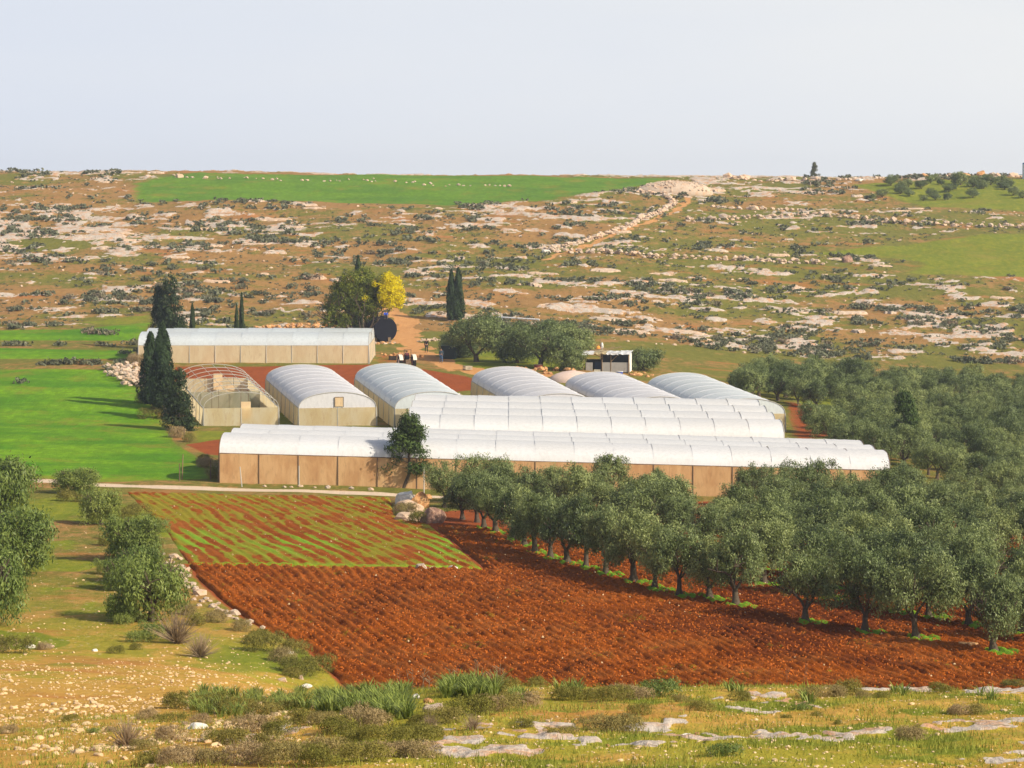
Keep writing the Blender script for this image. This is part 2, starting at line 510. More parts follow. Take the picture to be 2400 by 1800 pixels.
def mat_leaf(name, dark, light, transl=0.25, spec=0.25, rough=0.55, objvar=0.25, dry=None):
    t = NT(name)
    c = t.mix(t.attr('tint'), dark, light)
    if dry:
        c = t.mix(t.math('MULTIPLY', t.ss(t.rand(), 0.55, 1.0), 0.75), c, dry)
    hsv = t.n('ShaderNodeHueSaturation')
    t.l(c, hsv.inputs['Color'])
    t.l(t.math('MULTIPLY_ADD', t.rand(), objvar * 2, 1 - objvar), hsv.inputs['Value'])
    t.l(t.math('MULTIPLY_ADD', t.rand(), -0.03, 0.515), hsv.inputs['Hue'])
    p = t.principled(hsv.outputs[0], rough, spec)
    tr = t.n('ShaderNodeBsdfTranslucent'); t.l(hsv.outputs[0], tr.inputs[0])
    mxs = t.n('ShaderNodeMixShader'); mxs.inputs[0].default_value = transl
    t.l(p.outputs[0], mxs.inputs[1]); t.l(tr.outputs[0], mxs.inputs[2])
    return t.finish(mxs)

# --- ground
def ground_material():
    t = NT('ground')
    big = t.noise(0.045, 5, 0.6)
    med = t.noise(0.22, 6, 0.65)
    fin = t.noise(1.3, 6, 0.7)
    spk = t.noise(5.5, 4, 0.75)
    grn = t.noise(1.0, 5, 0.72, stretch=(1.15, 0.32, 1)); grs = t.noise(3.2, 3, 0.7, stretch=(1.1, 0.3, 1))
    fin = t.math('ADD', t.math('MULTIPLY', fin, 0.45), t.math('MULTIPLY', grn, 0.55))
    spk = t.math('ADD', t.math('MULTIPLY', spk, 0.5), t.math('MULTIPLY', grs, 0.5))
    fin = t.math('MULTIPLY_ADD', t.math('SUBTRACT', fin, 0.5), 1.7, 0.5)
    spk = t.math('MULTIPLY_ADD', t.math('SUBTRACT', spk, 0.5), 1.7, 0.5)
    # wild grass / ochre soil base
    f = t.math('ADD', t.math('MULTIPLY', big, 0.55), t.math('MULTIPLY', med, 0.45))
    f = t.math('ADD', f, t.math('MULTIPLY', t.attr('dry'), 0.16))
    grass = t.mix(fin, (0.075, 0.085, 0.015), (0.235, 0.215, 0.04))
    grass = t.mix(t.attr('nearf'), grass, t.mix(fin, (0.19, 0.18, 0.014), (0.44, 0.36, 0.045)))
    ochre = t.mix(fin, (0.185, 0.092, 0.028), (0.42, 0.245, 0.088))
    ochre = t.mix(t.attr('nearf'), ochre, t.mix(fin, (0.33, 0.15, 0.022), (0.60, 0.38, 0.09)))
    base = t.mix(t.ss(t.math('ADD', f, t.math('MULTIPLY_ADD', fin, 0.30, -0.15)), 0.48, 0.62), grass, ochre)
    rust = t.noise(0.09, 4, 0.6, stretch=(1, 1.3, 1))
    base = t.mix(t.math('MULTIPLY', t.ss(rust, 0.56, 0.70), 0.65), base, (0.40, 0.15, 0.05))
    # green crops and turf
    gn = t.math('ADD', t.attr('green'), t.math('MULTIPLY_ADD', med, 0.6, -0.30))
    gn = t.math('ADD', gn, t.math('MULTIPLY_ADD', fin, 0.35, -0.175))
    wheat = t.mix(t.ss(t.noise(0.12, 4, 0.6, stretch=(0.5, 1, 1)), 0.35, 0.65), (0.09, 0.25, 0.008), (0.20, 0.38, 0.010))
    turf = t.mix(med, (0.16, 0.19, 0.015), (0.35, 0.31, 0.032))
    turf = t.mix(t.attr('hillgreen'), turf, t.mix(med, (0.09, 0.18, 0.03), (0.17, 0.26, 0.04)))
    gc = t.mix(t.attr('wheat'), turf, wheat)
    gc = t.mix(t.ss(fin, 0.35, 0.8), t.mix(0.55, gc, (0.055, 0.12, 0.012)), gc)
    gc = t.mix(t.math('MULTIPLY', t.ss(t.noise(0.16, 6, 0.7, stretch=(0.8, 0.5, 1)), 0.52, 0.68), 0.6), gc, (0.24, 0.20, 0.03))
    c = t.mix(t.ss(gn, 0.38, 0.62), base, gc)
    # stony specks in the open ground
    vo = t.n('ShaderNodeTexVoronoi'); vo.inputs['Scale'].default_value = 2.3
    t.l(t.pos(), vo.inputs['Vector'])
    sp = t.math('SUBTRACT', 1.0, t.ss(vo.outputs['Distance'], 0.10, 0.24))
    sp = t.math('MULTIPLY', sp, t.ss(t.noise(0.5, 3), 0.45, 0.6))
    c = t.mix(t.math('MULTIPLY', sp, t.math('MULTIPLY', t.attr('stony'), 0.8)), c, (0.55, 0.42, 0.27))
    # terra rossa
    rd = t.math('ADD', t.attr('red'), t.math('MULTIPLY_ADD', fin, 0.3, -0.15))
    redc = t.mix(fin, (0.17, 0.038, 0.012), (0.36, 0.095, 0.026))
    c = t.mix(t.ss(rd, 0.42, 0.6), c, redc)
    # limestone
    rk = t.math('ADD', t.math('MULTIPLY', t.attr('rock'), 0.9), t.math('MULTIPLY_ADD', fin, 0.75, -0.375))
    rk = t.math('ADD', rk, t.math('MULTIPLY_ADD', spk, 0.35, -0.175))
    lim = t.mix(spk, (0.30, 0.24, 0.19), (0.72, 0.63, 0.54))
    lim = t.mix(t.ss(t.noise(0.9, 6, 0.7, stretch=(1, 0.45, 1)), 0.47, 0.62), lim, (0.52, 0.29, 0.16))
    lim = t.mix(t.ss(t.noise(2.6, 4, 0.7, stretch=(0.6, 1.6, 1)), 0.56, 0.66), lim, (0.26, 0.20, 0.13))
    rkm = t.ss(rk, 0.42, 0.56)
    c = t.mix(rkm, c, lim)
    # beaten earth road
    ro = t.math('ADD', t.attr('road'), t.math('MULTIPLY_ADD', fin, 0.4, -0.2))
    rc = t.mix(fin, (0.44, 0.19, 0.06), (0.62, 0.34, 0.14))
    rc = t.mix(t.attr('pale'), rc, (0.62, 0.48, 0.35))
    c = t.mix(t.ss(ro, 0.4, 0.62), c, rc)
    h = t.math('ADD', t.math('MULTIPLY', fin, 0.7), t.math('MULTIPLY', spk, 0.5))
    p = t.principled(c, 0.95, 0.05, h, 0.7, 0.16)
    return t.finish(p)

def ground():
    D = np.concatenate([np.arange(-30, 20, 5.0), np.arange(20, 38, 1.5), np.arange(38, 78, 0.32), np.arange(78, 125, 0.7), np.arange(125, 385, 1.15),
                        np.arange(385, 680, 0.9), np.array([682, 686, 692, 700, 715, 740, 780, 850, 950, 1100, 1400, 1600])])
    n = 700
    s = np.linspace(-1, 1, n)
    s = np.sign(s) * (0.62 * np.abs(s) + 0.38 * np.abs(s) ** 3)
    hw = 12 + np.maximum(D, 0) * 0.31
    X = s[None, :] * hw[:, None]; Y = np.repeat(D[:, None], n, 1)
    x = X.ravel(); y = Y.ravel()
    g, rd, rock, road, hill, left, lush = zones(x, y)
    z = H(x, y)
    ridg = np.abs(fbm(x / 2.2, y / 2.6, 41, 4) - 0.5) * 2
    fgm = 1 - sstep(78, 90, y)
    z = z + rock * hill * (0.28 + 0.55 * (fbm(x / 3, y / 3, 43, 3) - 0.4) - 0.3 * ridg)
    z = z + rock * fgm * (0.06 + 0.16 * (fbm(x / 0.5, y / 0.8, 44, 4) - 0.45) - 0.08 * ridg)
    z = z - road * 0.06
    # sunk a little under the two separately ploughed sheets
    z = z - 0.45 * soft_poly(x, y, P_CORE, 0.8) - 0.45 * soft_poly(x, y, S_CORE, 0.6)
    wheat = np.zeros(x.shape)
    for k in (0, 1, 2, 3):
        wheat = np.maximum(wheat, soft_poly(x, y, GREEN[k][0], 2.0))
    wheat = np.where(y > 500, wheat * 0.15 + 0.3 * (wheat > 0), wheat)
    pale = 1 - sstep(1.3, 2.5, seg_dist(x, y, ROAD1))
    dry = sstep(0.42, 0.62, fbm(x / 40, y / 30, 12, 3) + 0.10 * sstep(0.02, -0.12, x / np.maximum(y, 1)) - 0.10 * sstep(0.0, 0.1, x / np.maximum(y, 1))) * hill * 0.8 + left * (0.2 + 0.75 * (1 - sstep(85, 130, y))) + lush * 0.45
    stony = np.clip(0.45 * hill + left * (1 - sstep(150, 210, y) * 0.7) + 0.5 * lush, 0, 1)
    me_v = np.stack([x, y, z], 1)
    r = len(D)
    idx = np.arange(r * n).reshape(r, n)
    q = np.stack([idx[:-1, :-1], idx[:-1, 1:], idx[1:, 1:], idx[1:, :-1]], -1).reshape(-1, 4)
    me = new_mesh('ground', me_v, q, ground_material(),
                  dict(nearf=1 - sstep(110, 170, y), hillgreen=sstep(400, 430, y) * soft_poly(x, y, GREEN[0][0], 3.0), green=g, red=rd, rock=rock, road=road, wheat=wheat, pale=pale, dry=dry, stony=stony), True)
    tag(link('ground', me), kind='structure')

# ploughed sheets: outlines in world coordinates
P_EDGE = [(p[0], p[1]) for p in P_LEFT]
P_POLY = P_EDGE + [(-7.4, 116.0), (-9.0, 108.0), (62.0, 108.0), (72.0, 186.0), (12.0, 186.0), (4.6, 172.0)] + list(reversed([p for p in S_POLY[5:8]]))[::-1]
P_POLY = P_EDGE + [(-8.2, 110.0), (62.0, 110.0), (72.0, 190.0), (6.0, 190.0), (1.0, 186.0)] + [S_POLY[4], S_POLY[5], S_POLY[6]]
def shrink(poly, f):
    cx = sum(p[0] for p in poly) / len(poly); cy = sum(p[1] for p in poly) / len(poly)
    return [(cx + (p[0] - cx) * f, cy + (p[1] - cy) * f) for p in poly]
P_CORE = shrink(P_POLY, 0.97); S_CORE = shrink(S_POLY, 0.93)

def soil_material(name, striped):
    t = NT(name)
    fin = t.noise(2.6, 6, 0.7); med = t.noise(0.25, 4, 0.6); spk = t.noise(9, 4, 0.7)
    c = t.mix(fin, (0.15, 0.027, 0.004), (0.54, 0.142, 0.012))
    c = t.mix(t.math('MULTIPLY', t.ss(med, 0.42, 0.68), 0.5), c, (0.42, 0.15, 0.035))
    c = t.mix(t.math('MULTIPLY', t.ss(spk, 0.66, 0.74), 0.6), c, (0.55, 0.30, 0.13))
    dk = t.attr('dark')
    c = t.mix(t.math('MULTIPLY', dk, 0.7), c, (0.13, 0.026, 0.007))
    c = t.mix(t.math('MULTIPLY', t.ss(t.noise(0.7, 4, 0.7, stretch=(0.9, 0.4, 1)), 0.5, 0.72), 0.25), c, (0.10, 0.022, 0.006))
    g = t.math('ADD', t.attr('green'), t.math('MULTIPLY_ADD', fin, 0.9, -0.45))
    gcol = t.mix(t.attr('bright'), t.mix(spk, (0.19, 0.165, 0.012), (0.40, 0.33, 0.03)), t.mix(spk, (0.15, 0.32, 0.02), (0.30, 0.50, 0.04)))
    c = t.mix(t.ss(g, 0.42, 0.72), c, gcol)
    p = t.principled(c, 0.95, 0.04, t.math('ADD', fin, t.math('MULTIPLY', spk, 0.5)), 1.0, 0.22)
    return t.finish(p)

def field_sheet(name, poly, ds, dt, amp, green_fn, mat, lift=0.03):
    cs = [p[0] * FN.x + p[1] * FN.y for p in poly]; ct = [p[0] * FD.x + p[1] * FD.y for p in poly]
    ss = np.arange(min(cs) - 1, max(cs) + 1, ds); tt = np.arange(min(ct) - 1, max(ct) + 1, dt)
    S, T = np.meshgrid(ss, tt, indexing='ij')
    x = (S * FN.x + T * FD.x).ravel(); y = (S * FN.y + T * FD.y).ravel()
    ph = furrow_s(x, y) / 0.60
    tri = np.abs((ph % 1.0) - 0.5) * 2
    clod = fbm(x / 0.24, y / 0.34, 201, 2, 0.7); lump = fbm(x / 1.1, y / 1.4, 203, 3)
    m = soft_poly(x, y, poly, 0.5)
    z = H(x, y) + lift + amp * (tri - 0.5) * (0.35 + 1.0 * lump) + (clod - 0.5) * amp * 0.6 + (lump - 0.5) * amp * 0.45
    z = z - (1 - m) * 0.9
    keep = (m > 0.02).reshape(S.shape)
    a, b = S.shape
    idx = np.arange(a * b).reshape(a, b)
    q = np.stack([idx[:-1, :-1], idx[1:, :-1], idx[1:, 1:], idx[:-1, 1:]], -1)
    k = keep[:-1, :-1] & keep[1:, 1:]
    vis = (np.abs(x) < 16 + np.maximum(y, 0) * 0.24).reshape(S.shape)
    q = q[k & vis[:-1, :-1]]
    used, inv = np.unique(q, return_inverse=True)
    g, br = green_fn(x, y, ph, tri)
    q = inv.reshape(-1, 4)
    dark = sstep(0.30, 0.65, fbm(x / 7, y / 9, 207, 4)) * (0.25 + 0.75 * sstep(-4, 12, x)) 
    me = new_mesh(name, np.stack([x, y, z], 1)[used], q, mat, dict(green=g[used], bright=br[used], dark=dark[used]), True)
    return tag(link(name, me), kind='structure')

def green_striped(x, y, ph, tri):
    row = ((ph * 0.60 + (fbm(x / 1.6, y / 7, 303, 3) - 0.5) * 0.5) % 1.0)
    st = np.exp(-((row - 0.5) / 0.2) ** 2)
    pt = fbm(x / 2.0, y / 5, 301, 5, 0.6)
    c = S_CENT
    b1 = np.exp(-(((x - c[0][0]) / 3.2) ** 2 + ((y - c[0][1]) / 6) ** 2))
    b2 = np.exp(-(((x - c[1][0]) / 1.8) ** 2 + ((y - c[1][1]) / 8) ** 2))
    b3 = np.exp(-(((x - c[2][0]) / 1.3) ** 2 + ((y - c[2][1]) / 9) ** 2))
    br = np.clip(b1 + b2 + b3, 0, 1)
    g = 0.37 + st * (0.28 + 0.45 * pt) + 1.0 * (pt - 0.46) + br * st * 0.45 + (fbm(x / 0.5, y / 1.2, 305, 3) - 0.5) * 0.7
    edge = 1 - sstep(0.2, 0.9, seg_dist(x, y, [S_POLY[5], S_POLY[7]]))
    g = np.maximum(g, edge * 0.75)
    return g, np.clip(br * st * 1.3 + edge * 0.5, 0, 1)
S_CENT = [tuple(at(640, 1180, 100)[:2]), tuple(at(415, 1170, 100)[:2]), tuple(at(960, 1180, 100)[:2])]
TREE_RINGS = []
def green_ploughed(x, y, ph, tri):
    g = np.zeros(x.shape)
    for (cx, cy, r) in TREE_RINGS:
        m = (np.abs(x - cx) < 3) & (np.abs(y - cy) < 3)
        if m.any():
            d = np.hypot(x[m] - cx - 0.3, (y[m] - cy + 0.25) * 0.8)
            g[m] = np.maximum(g[m], (1 - sstep(r * 0.5, r, d)) * 0.95)
    g = np.maximum(g, sstep(0.66, 0.76, fbm(x / 1.3, y / 2.5, 401, 3)) * 0.45)
    return g, np.clip(g * 1.2, 0, 1)

# ------------------------------------------------------------------ foliage
def leaf_mesh(name, cen, nor, L, Wd, mat, tint, rng, updir=None):
    n = len(cen)
    t = rng.normal(size=(n, 3))
    if updir is not None:
        t = t * 0.45 + np.asarray(updir)
    nor = nor / (np.linalg.norm(nor, axis=1, keepdims=True) + 1e-9)
    t -= nor * np.sum(t * nor, 1, keepdims=True)
    t /= (np.linalg.norm(t, axis=1, keepdims=True) + 1e-9)
    b = np.cross(nor, t)
    L = (L * rng.uniform(0.7, 1.3, n))[:, None]; Wd = (Wd * rng.uniform(0.7, 1.3, n))[:, None]
    v = np.stack([cen - t * L / 2, cen + b * Wd / 2, cen + t * L / 2, cen - b * Wd / 2], 1).reshape(-1, 3)
    q = np.arange(4 * n).reshape(n, 4)
    return new_mesh(name, v, q, mat, dict(tint=np.repeat(tint, 4)))

def blob_leaves(blobs, n, rng, clump=12, spread=0.22, shell=0.85, upbias=0.15):
    """blobs: (x,y,z,rx,ry,rz). Returns centres, normals, tint"""
    B = np.array(blobs, float)
    w = (B[:, 3] * B[:, 4] + B[:, 4] * B[:, 5] + B[:, 3] * B[:, 5]); w /= w.sum()
    m = max(1, n // clump)
    k = rng.choice(len(B), m, p=w)
    d = rng.normal(size=(m, 3)); d[:, 2] += upbias; d /= np.linalg.norm(d, axis=1, keepdims=True)
    rad = np.where(rng.random(m) < shell, rng.uniform(0.82, 1.08, m), rng.uniform(0.35, 0.85, m))
    c = B[k, :3] + d * B[k, 3:6] * rad[:, None]
    c = np.repeat(c, clump, 0) + rng.normal(size=(m * clump, 3)) * spread
    dn = np.repeat(d, clump, 0) + rng.normal(size=(m * clump, 3)) * 0.55
    ct = np.repeat(rng.random(m), clump)
    tint = np.clip(0.6 * ct + 0.4 * rng.random(m * clump), 0, 1)
    return c, dn, tint

def branchy(mb, p, d, L, r, depth, rng, spread=0.6, n=6, split=(2, 3)):
    p = Vector(p); d = Vector(d).normalized()
    mid = p + d * L * 0.5 + Vector(rng.normal(size=3) * L * 0.06)
    e = p + d * L
    mb.tube([p, mid, e], [r, r * 0.82, r * 0.68], n, cap=False)
    if depth > 0:
        for k in range(rng.integers(split[0], split[1] + 1)):
            nd = (d + Vector(rng.normal(size=3)) * spread); nd.z = abs(nd.z) * 0.7 + 0.3
            branchy(mb, e, nd, L * rng.uniform(0.65, 0.9), r * 0.6, depth - 1, rng, spread, n, split)

MATS = {}
def mats():
    M = MATS
    M['olive'] = mat_leaf('olive_leaves', (0.040, 0.066, 0.012), (0.31, 0.37, 0.135), 0.28, 0.30, 0.5, 0.34)
    M['olive_near'] = mat_leaf('olive_leaves_green', (0.07, 0.115, 0.016), (0.30, 0.36, 0.085), 0.30, 0.30, 0.5, 0.2)
    M['cypress'] = mat_leaf('cypress_needles', (0.012, 0.026, 0.012), (0.055, 0.085, 0.028), 0.12, 0.15, 0.7, 0.15)
    M['juniper'] = mat_leaf('conifer_needles', (0.02, 0.045, 0.012), (0.10, 0.15, 0.035), 0.15, 0.15, 0.7, 0.1)
    M['acacia'] = mat_leaf('acacia_leaves', (0.035, 0.065, 0.010), (0.24, 0.28, 0.035), 0.3, 0.2, 0.6, 0.05)
    M['blossom'] = mat_leaf('yellow_blossom', (0.55, 0.44, 0.005), (0.92, 0.80, 0.008), 0.35, 0.1, 0.7, 0.05)
    M['bush'] = mat_leaf('spiny_shrub', (0.075, 0.085, 0.05), (0.25, 0.26, 0.16), 0.2, 0.1, 0.8, 0.22, dry=(0.26, 0.20, 0.13))
    M['bush_near'] = mat_leaf('foreground_shrub', (0.075, 0.08, 0.016), (0.36, 0.31, 0.075), 0.25, 0.1, 0.8, 0.22, dry=(0.33, 0.25, 0.14))
    M['grassb'] = mat_leaf('grass_blade', (0.13, 0.17, 0.018), (0.38, 0.38, 0.07), 0.3, 0.15, 0.7, 0.0)
    M['asph'] = mat_leaf('asphodel_leaf', (0.07, 0.11, 0.018), (0.27, 0.33, 0.07), 0.3, 0.3, 0.5, 0.15)
    M['twig'] = mat_plain('dry_twig', (0.30, 0.22, 0.14), 0.9, 0.1)
    M['bark'] = mat_plain('bark', (0.10, 0.075, 0.055), 0.95, 0.05, 0.45, 5)
    M['steel'] = mat_plain('galvanised_tube', (0.42, 0.40, 0.36), 0.5, 0.4)
    M['darkpost'] = mat_plain('dark_frame_tube', (0.16, 0.11, 0.07), 0.8, 0.2)
    M['wood'] = mat_plain('old_timber', (0.25, 0.17, 0.10), 0.9, 0.1)
    t = NT('limestone')
    n1 = t.noise(1.2, 6, 0.65); n2 = t.noise(6, 5, 0.7)
    c = t.mix(n2, (0.34, 0.26, 0.20), (0.68, 0.58, 0.47))
    c = t.mix(t.ss(n1, 0.5, 0.7), c, (0.52, 0.31, 0.18))
    c = t.mix(t.math('MULTIPLY', t.rand(), 0.45), c, (0.62, 0.38, 0.22))
    M['rock'] = t.finish(t.principled(c, 0.95, 0.05, t.math('ADD', n1, n2), 0.7, 0.1))
    t = NT('brown_boulder')
    n2 = t.noise(3, 6, 0.7)
    M['rockbrown'] = t.finish(t.principled(t.mix(t.ss(n2, 0.35, 0.7), (0.18, 0.10, 0.08), (0.42, 0.27, 0.19)), 0.95, 0.05, n2, 0.8, 0.15))
    t = NT('orange_boulder')
    n2 = t.noise(2.5, 6, 0.7)
    M['rockorange'] = t.finish(t.principled(t.mix(t.ss(n2, 0.35, 0.7), (0.45, 0.20, 0.08), (0.68, 0.42, 0.20)), 0.95, 0.05, n2, 0.8, 0.15))
    M['rockwhite'] = mat_plain('white_rock', (0.62, 0.58, 0.52), 0.9, 0.1, 0.2, 5)
    t = NT('field_stone')
    n2 = t.noise(8, 4, 0.6)
    c = t.mix(n2, (0.48, 0.33, 0.17), (0.72, 0.57, 0.36))
    c = t.mix(t.math('MULTIPLY', t.rand(), 0.5), c, (0.60, 0.36, 0.18))
    M['stone'] = t.finish(t.principled(c, 0.95, 0.05, n2, 0.4, 0.03))
    M['clod'] = mat_plain('soil_clod', (0.40, 0.11, 0.018), 0.95, 0.03, 0.5, 1.5)

# ------------------------------------------------------------------ rocks
def ico(sub):
    import bmesh
    bm = bmesh.new()
    bmesh.ops.create_icosphere(bm, subdivisions=sub, radius=1.0)
    v = np.array([w.co[:] for w in bm.verts]); f = np.array([[w.index for w in p.verts] for p in bm.faces])
    bm.free()
    return v, f
ICO1, ICO2, ICO3 = ico(1), ico(2), ico(3)
def rock_vf(seed, sub=2, rough=0.35, flat=0.7):
    v, f = (ICO1, ICO2, ICO3)[sub - 1]
    rng = np.random.default_rng(seed)
    v = v.copy()
    for k in range(7):                       # chop planes give facets
        d = rng.normal(size=3); d /= np.linalg.norm(d)
        o = rng.uniform(0.55, 0.9)
        s = v @ d
        v -= np.outer(np.maximum(s - o, 0), d)
    v *= 1 + (rng.random((len(v), 1)) - 0.5) * rough * 0.35
    v *= np.array([rng.uniform(0.9, 1.3), rng.uniform(0.8, 1.1), flat * rng.uniform(0.8, 1.15)])
    return v, f
ROCKS = {}
def rock_mesh(k, sub, mat, flat=0.7, nm='rock'):
    key = (k, sub, mat, flat)
    if key not in ROCKS:
        v, f = rock_vf(1000 + k, sub, 0.35, flat)
        ROCKS[key] = new_mesh(nm, v, f, MATS[mat])
    return ROCKS[key]

def scatter(name, protos, pos, scale, rotz, mat, tiltr=0.0, attrs=None):
    """merge many copies of small (verts, faces) shapes into one mesh"""
    rng = np.random.default_rng(len(pos))
    ks = rng.integers(0, len(protos), len(pos))
    V = []; Fc = []; At = []; off = 0
    for k, (v, f) in enumerate([p[:2] for p in protos]):
        m = ks == k
        if not m.any(): continue
        c, s = np.cos(rotz[m]), np.sin(rotz[m])
        sc = scale[m]
        if sc.ndim == 1: sc = np.stack([sc] * 3, 1)
        vx = v[None, :, 0] * sc[:, 0:1]; vy = v[None, :, 1] * sc[:, 1:2]; vz = v[None, :, 2] * sc[:, 2:3]
        X = vx * c[:, None] - vy * s[:, None] + pos[m][:, 0:1]
        Y = vx * s[:, None] + vy * c[:, None] + pos[m][:, 1:2]
        Z = vz + pos[m][:, 2:3]
        V.append(np.stack([X, Y, Z], -1).reshape(-1, 3))
        Fc.append((f[None] + (np.arange(m.sum()) * len(v))[:, None, None] + off).reshape(-1, f.shape[1]))
        if len(protos[k]) > 2:
            At.append(np.tile(protos[k][2], m.sum()) * 0.8 + 0.2 * np.repeat(rng.random(m.sum()), len(v)))
        off += m.sum() * len(v)
    at_ = dict(tint=np.concatenate(At)) if At else None
    return link(name, new_mesh(name, np.concatenate(V), np.concatenate(Fc), mat, at_))

# ------------------------------------------------------------------ greenhouses
def film_material(name, col, warm=0.0, tr=0.12):
    t = NT(name)
    a = t.noise(0.5, 3, 0.5); b = t.noise(4.0, 5, 0.65, stretch=(1, 1, 0.4))
    c = t.mix(t.ss(b, 0.35, 0.8), col, tuple(k * 0.84 for k in col))
    c = t.mix(t.math('MULTIPLY', t.ss(a, 0.45, 0.75), 0.35), c, (col[0] * 0.93, col[1] * 0.95, min(1, col[2] * 1.0)))
    c = t.mix(t.math('MULTIPLY', t.rand(), 0.16), c, (0.5, 0.48, 0.44))
    p = t.principled(c, 0.38, 0.45, b, 0.12, 0.05)
    x = t.n('ShaderNodeBsdfTranslucent'); t.l(c, x.inputs[0])
    m = t.n('ShaderNodeMixShader'); m.inputs[0].default_value = tr
    t.l(p.outputs[0], m.inputs[1]); t.l(x.outputs[0], m.inputs[2])
    return t.finish(m)

def sheet_material(name, c1, c2, c3, tr=0.3, low=None):
    t = NT(name)
    a = t.noise(0.9, 5, 0.62, stretch=(1, 1, 0.45), dist=0.6); b = t.noise(3.5, 5, 0.7, stretch=(1.6, 1, 0.35))
    c = t.mix(t.ss(a, 0.35, 0.65), c1, c2)
    c = t.mix(t.math('MULTIPLY', t.ss(b, 0.5, 0.72), 0.55), c, c3)
    c = t.mix(t.math('MULTIPLY', t.rand(), 0.2), c, c3)
    p = t.principled(c, 0.75, 0.15, b, 0.25, 0.04)
    x = t.n('ShaderNodeBsdfTranslucent'); t.l(c, x.inputs[0])
    m = t.n('ShaderNodeMixShader'); m.inputs[0].default_value = tr
    t.l(p.outputs[0], m.inputs[1]); t.l(x.outputs[0], m.inputs[2])
    return t.finish(m)

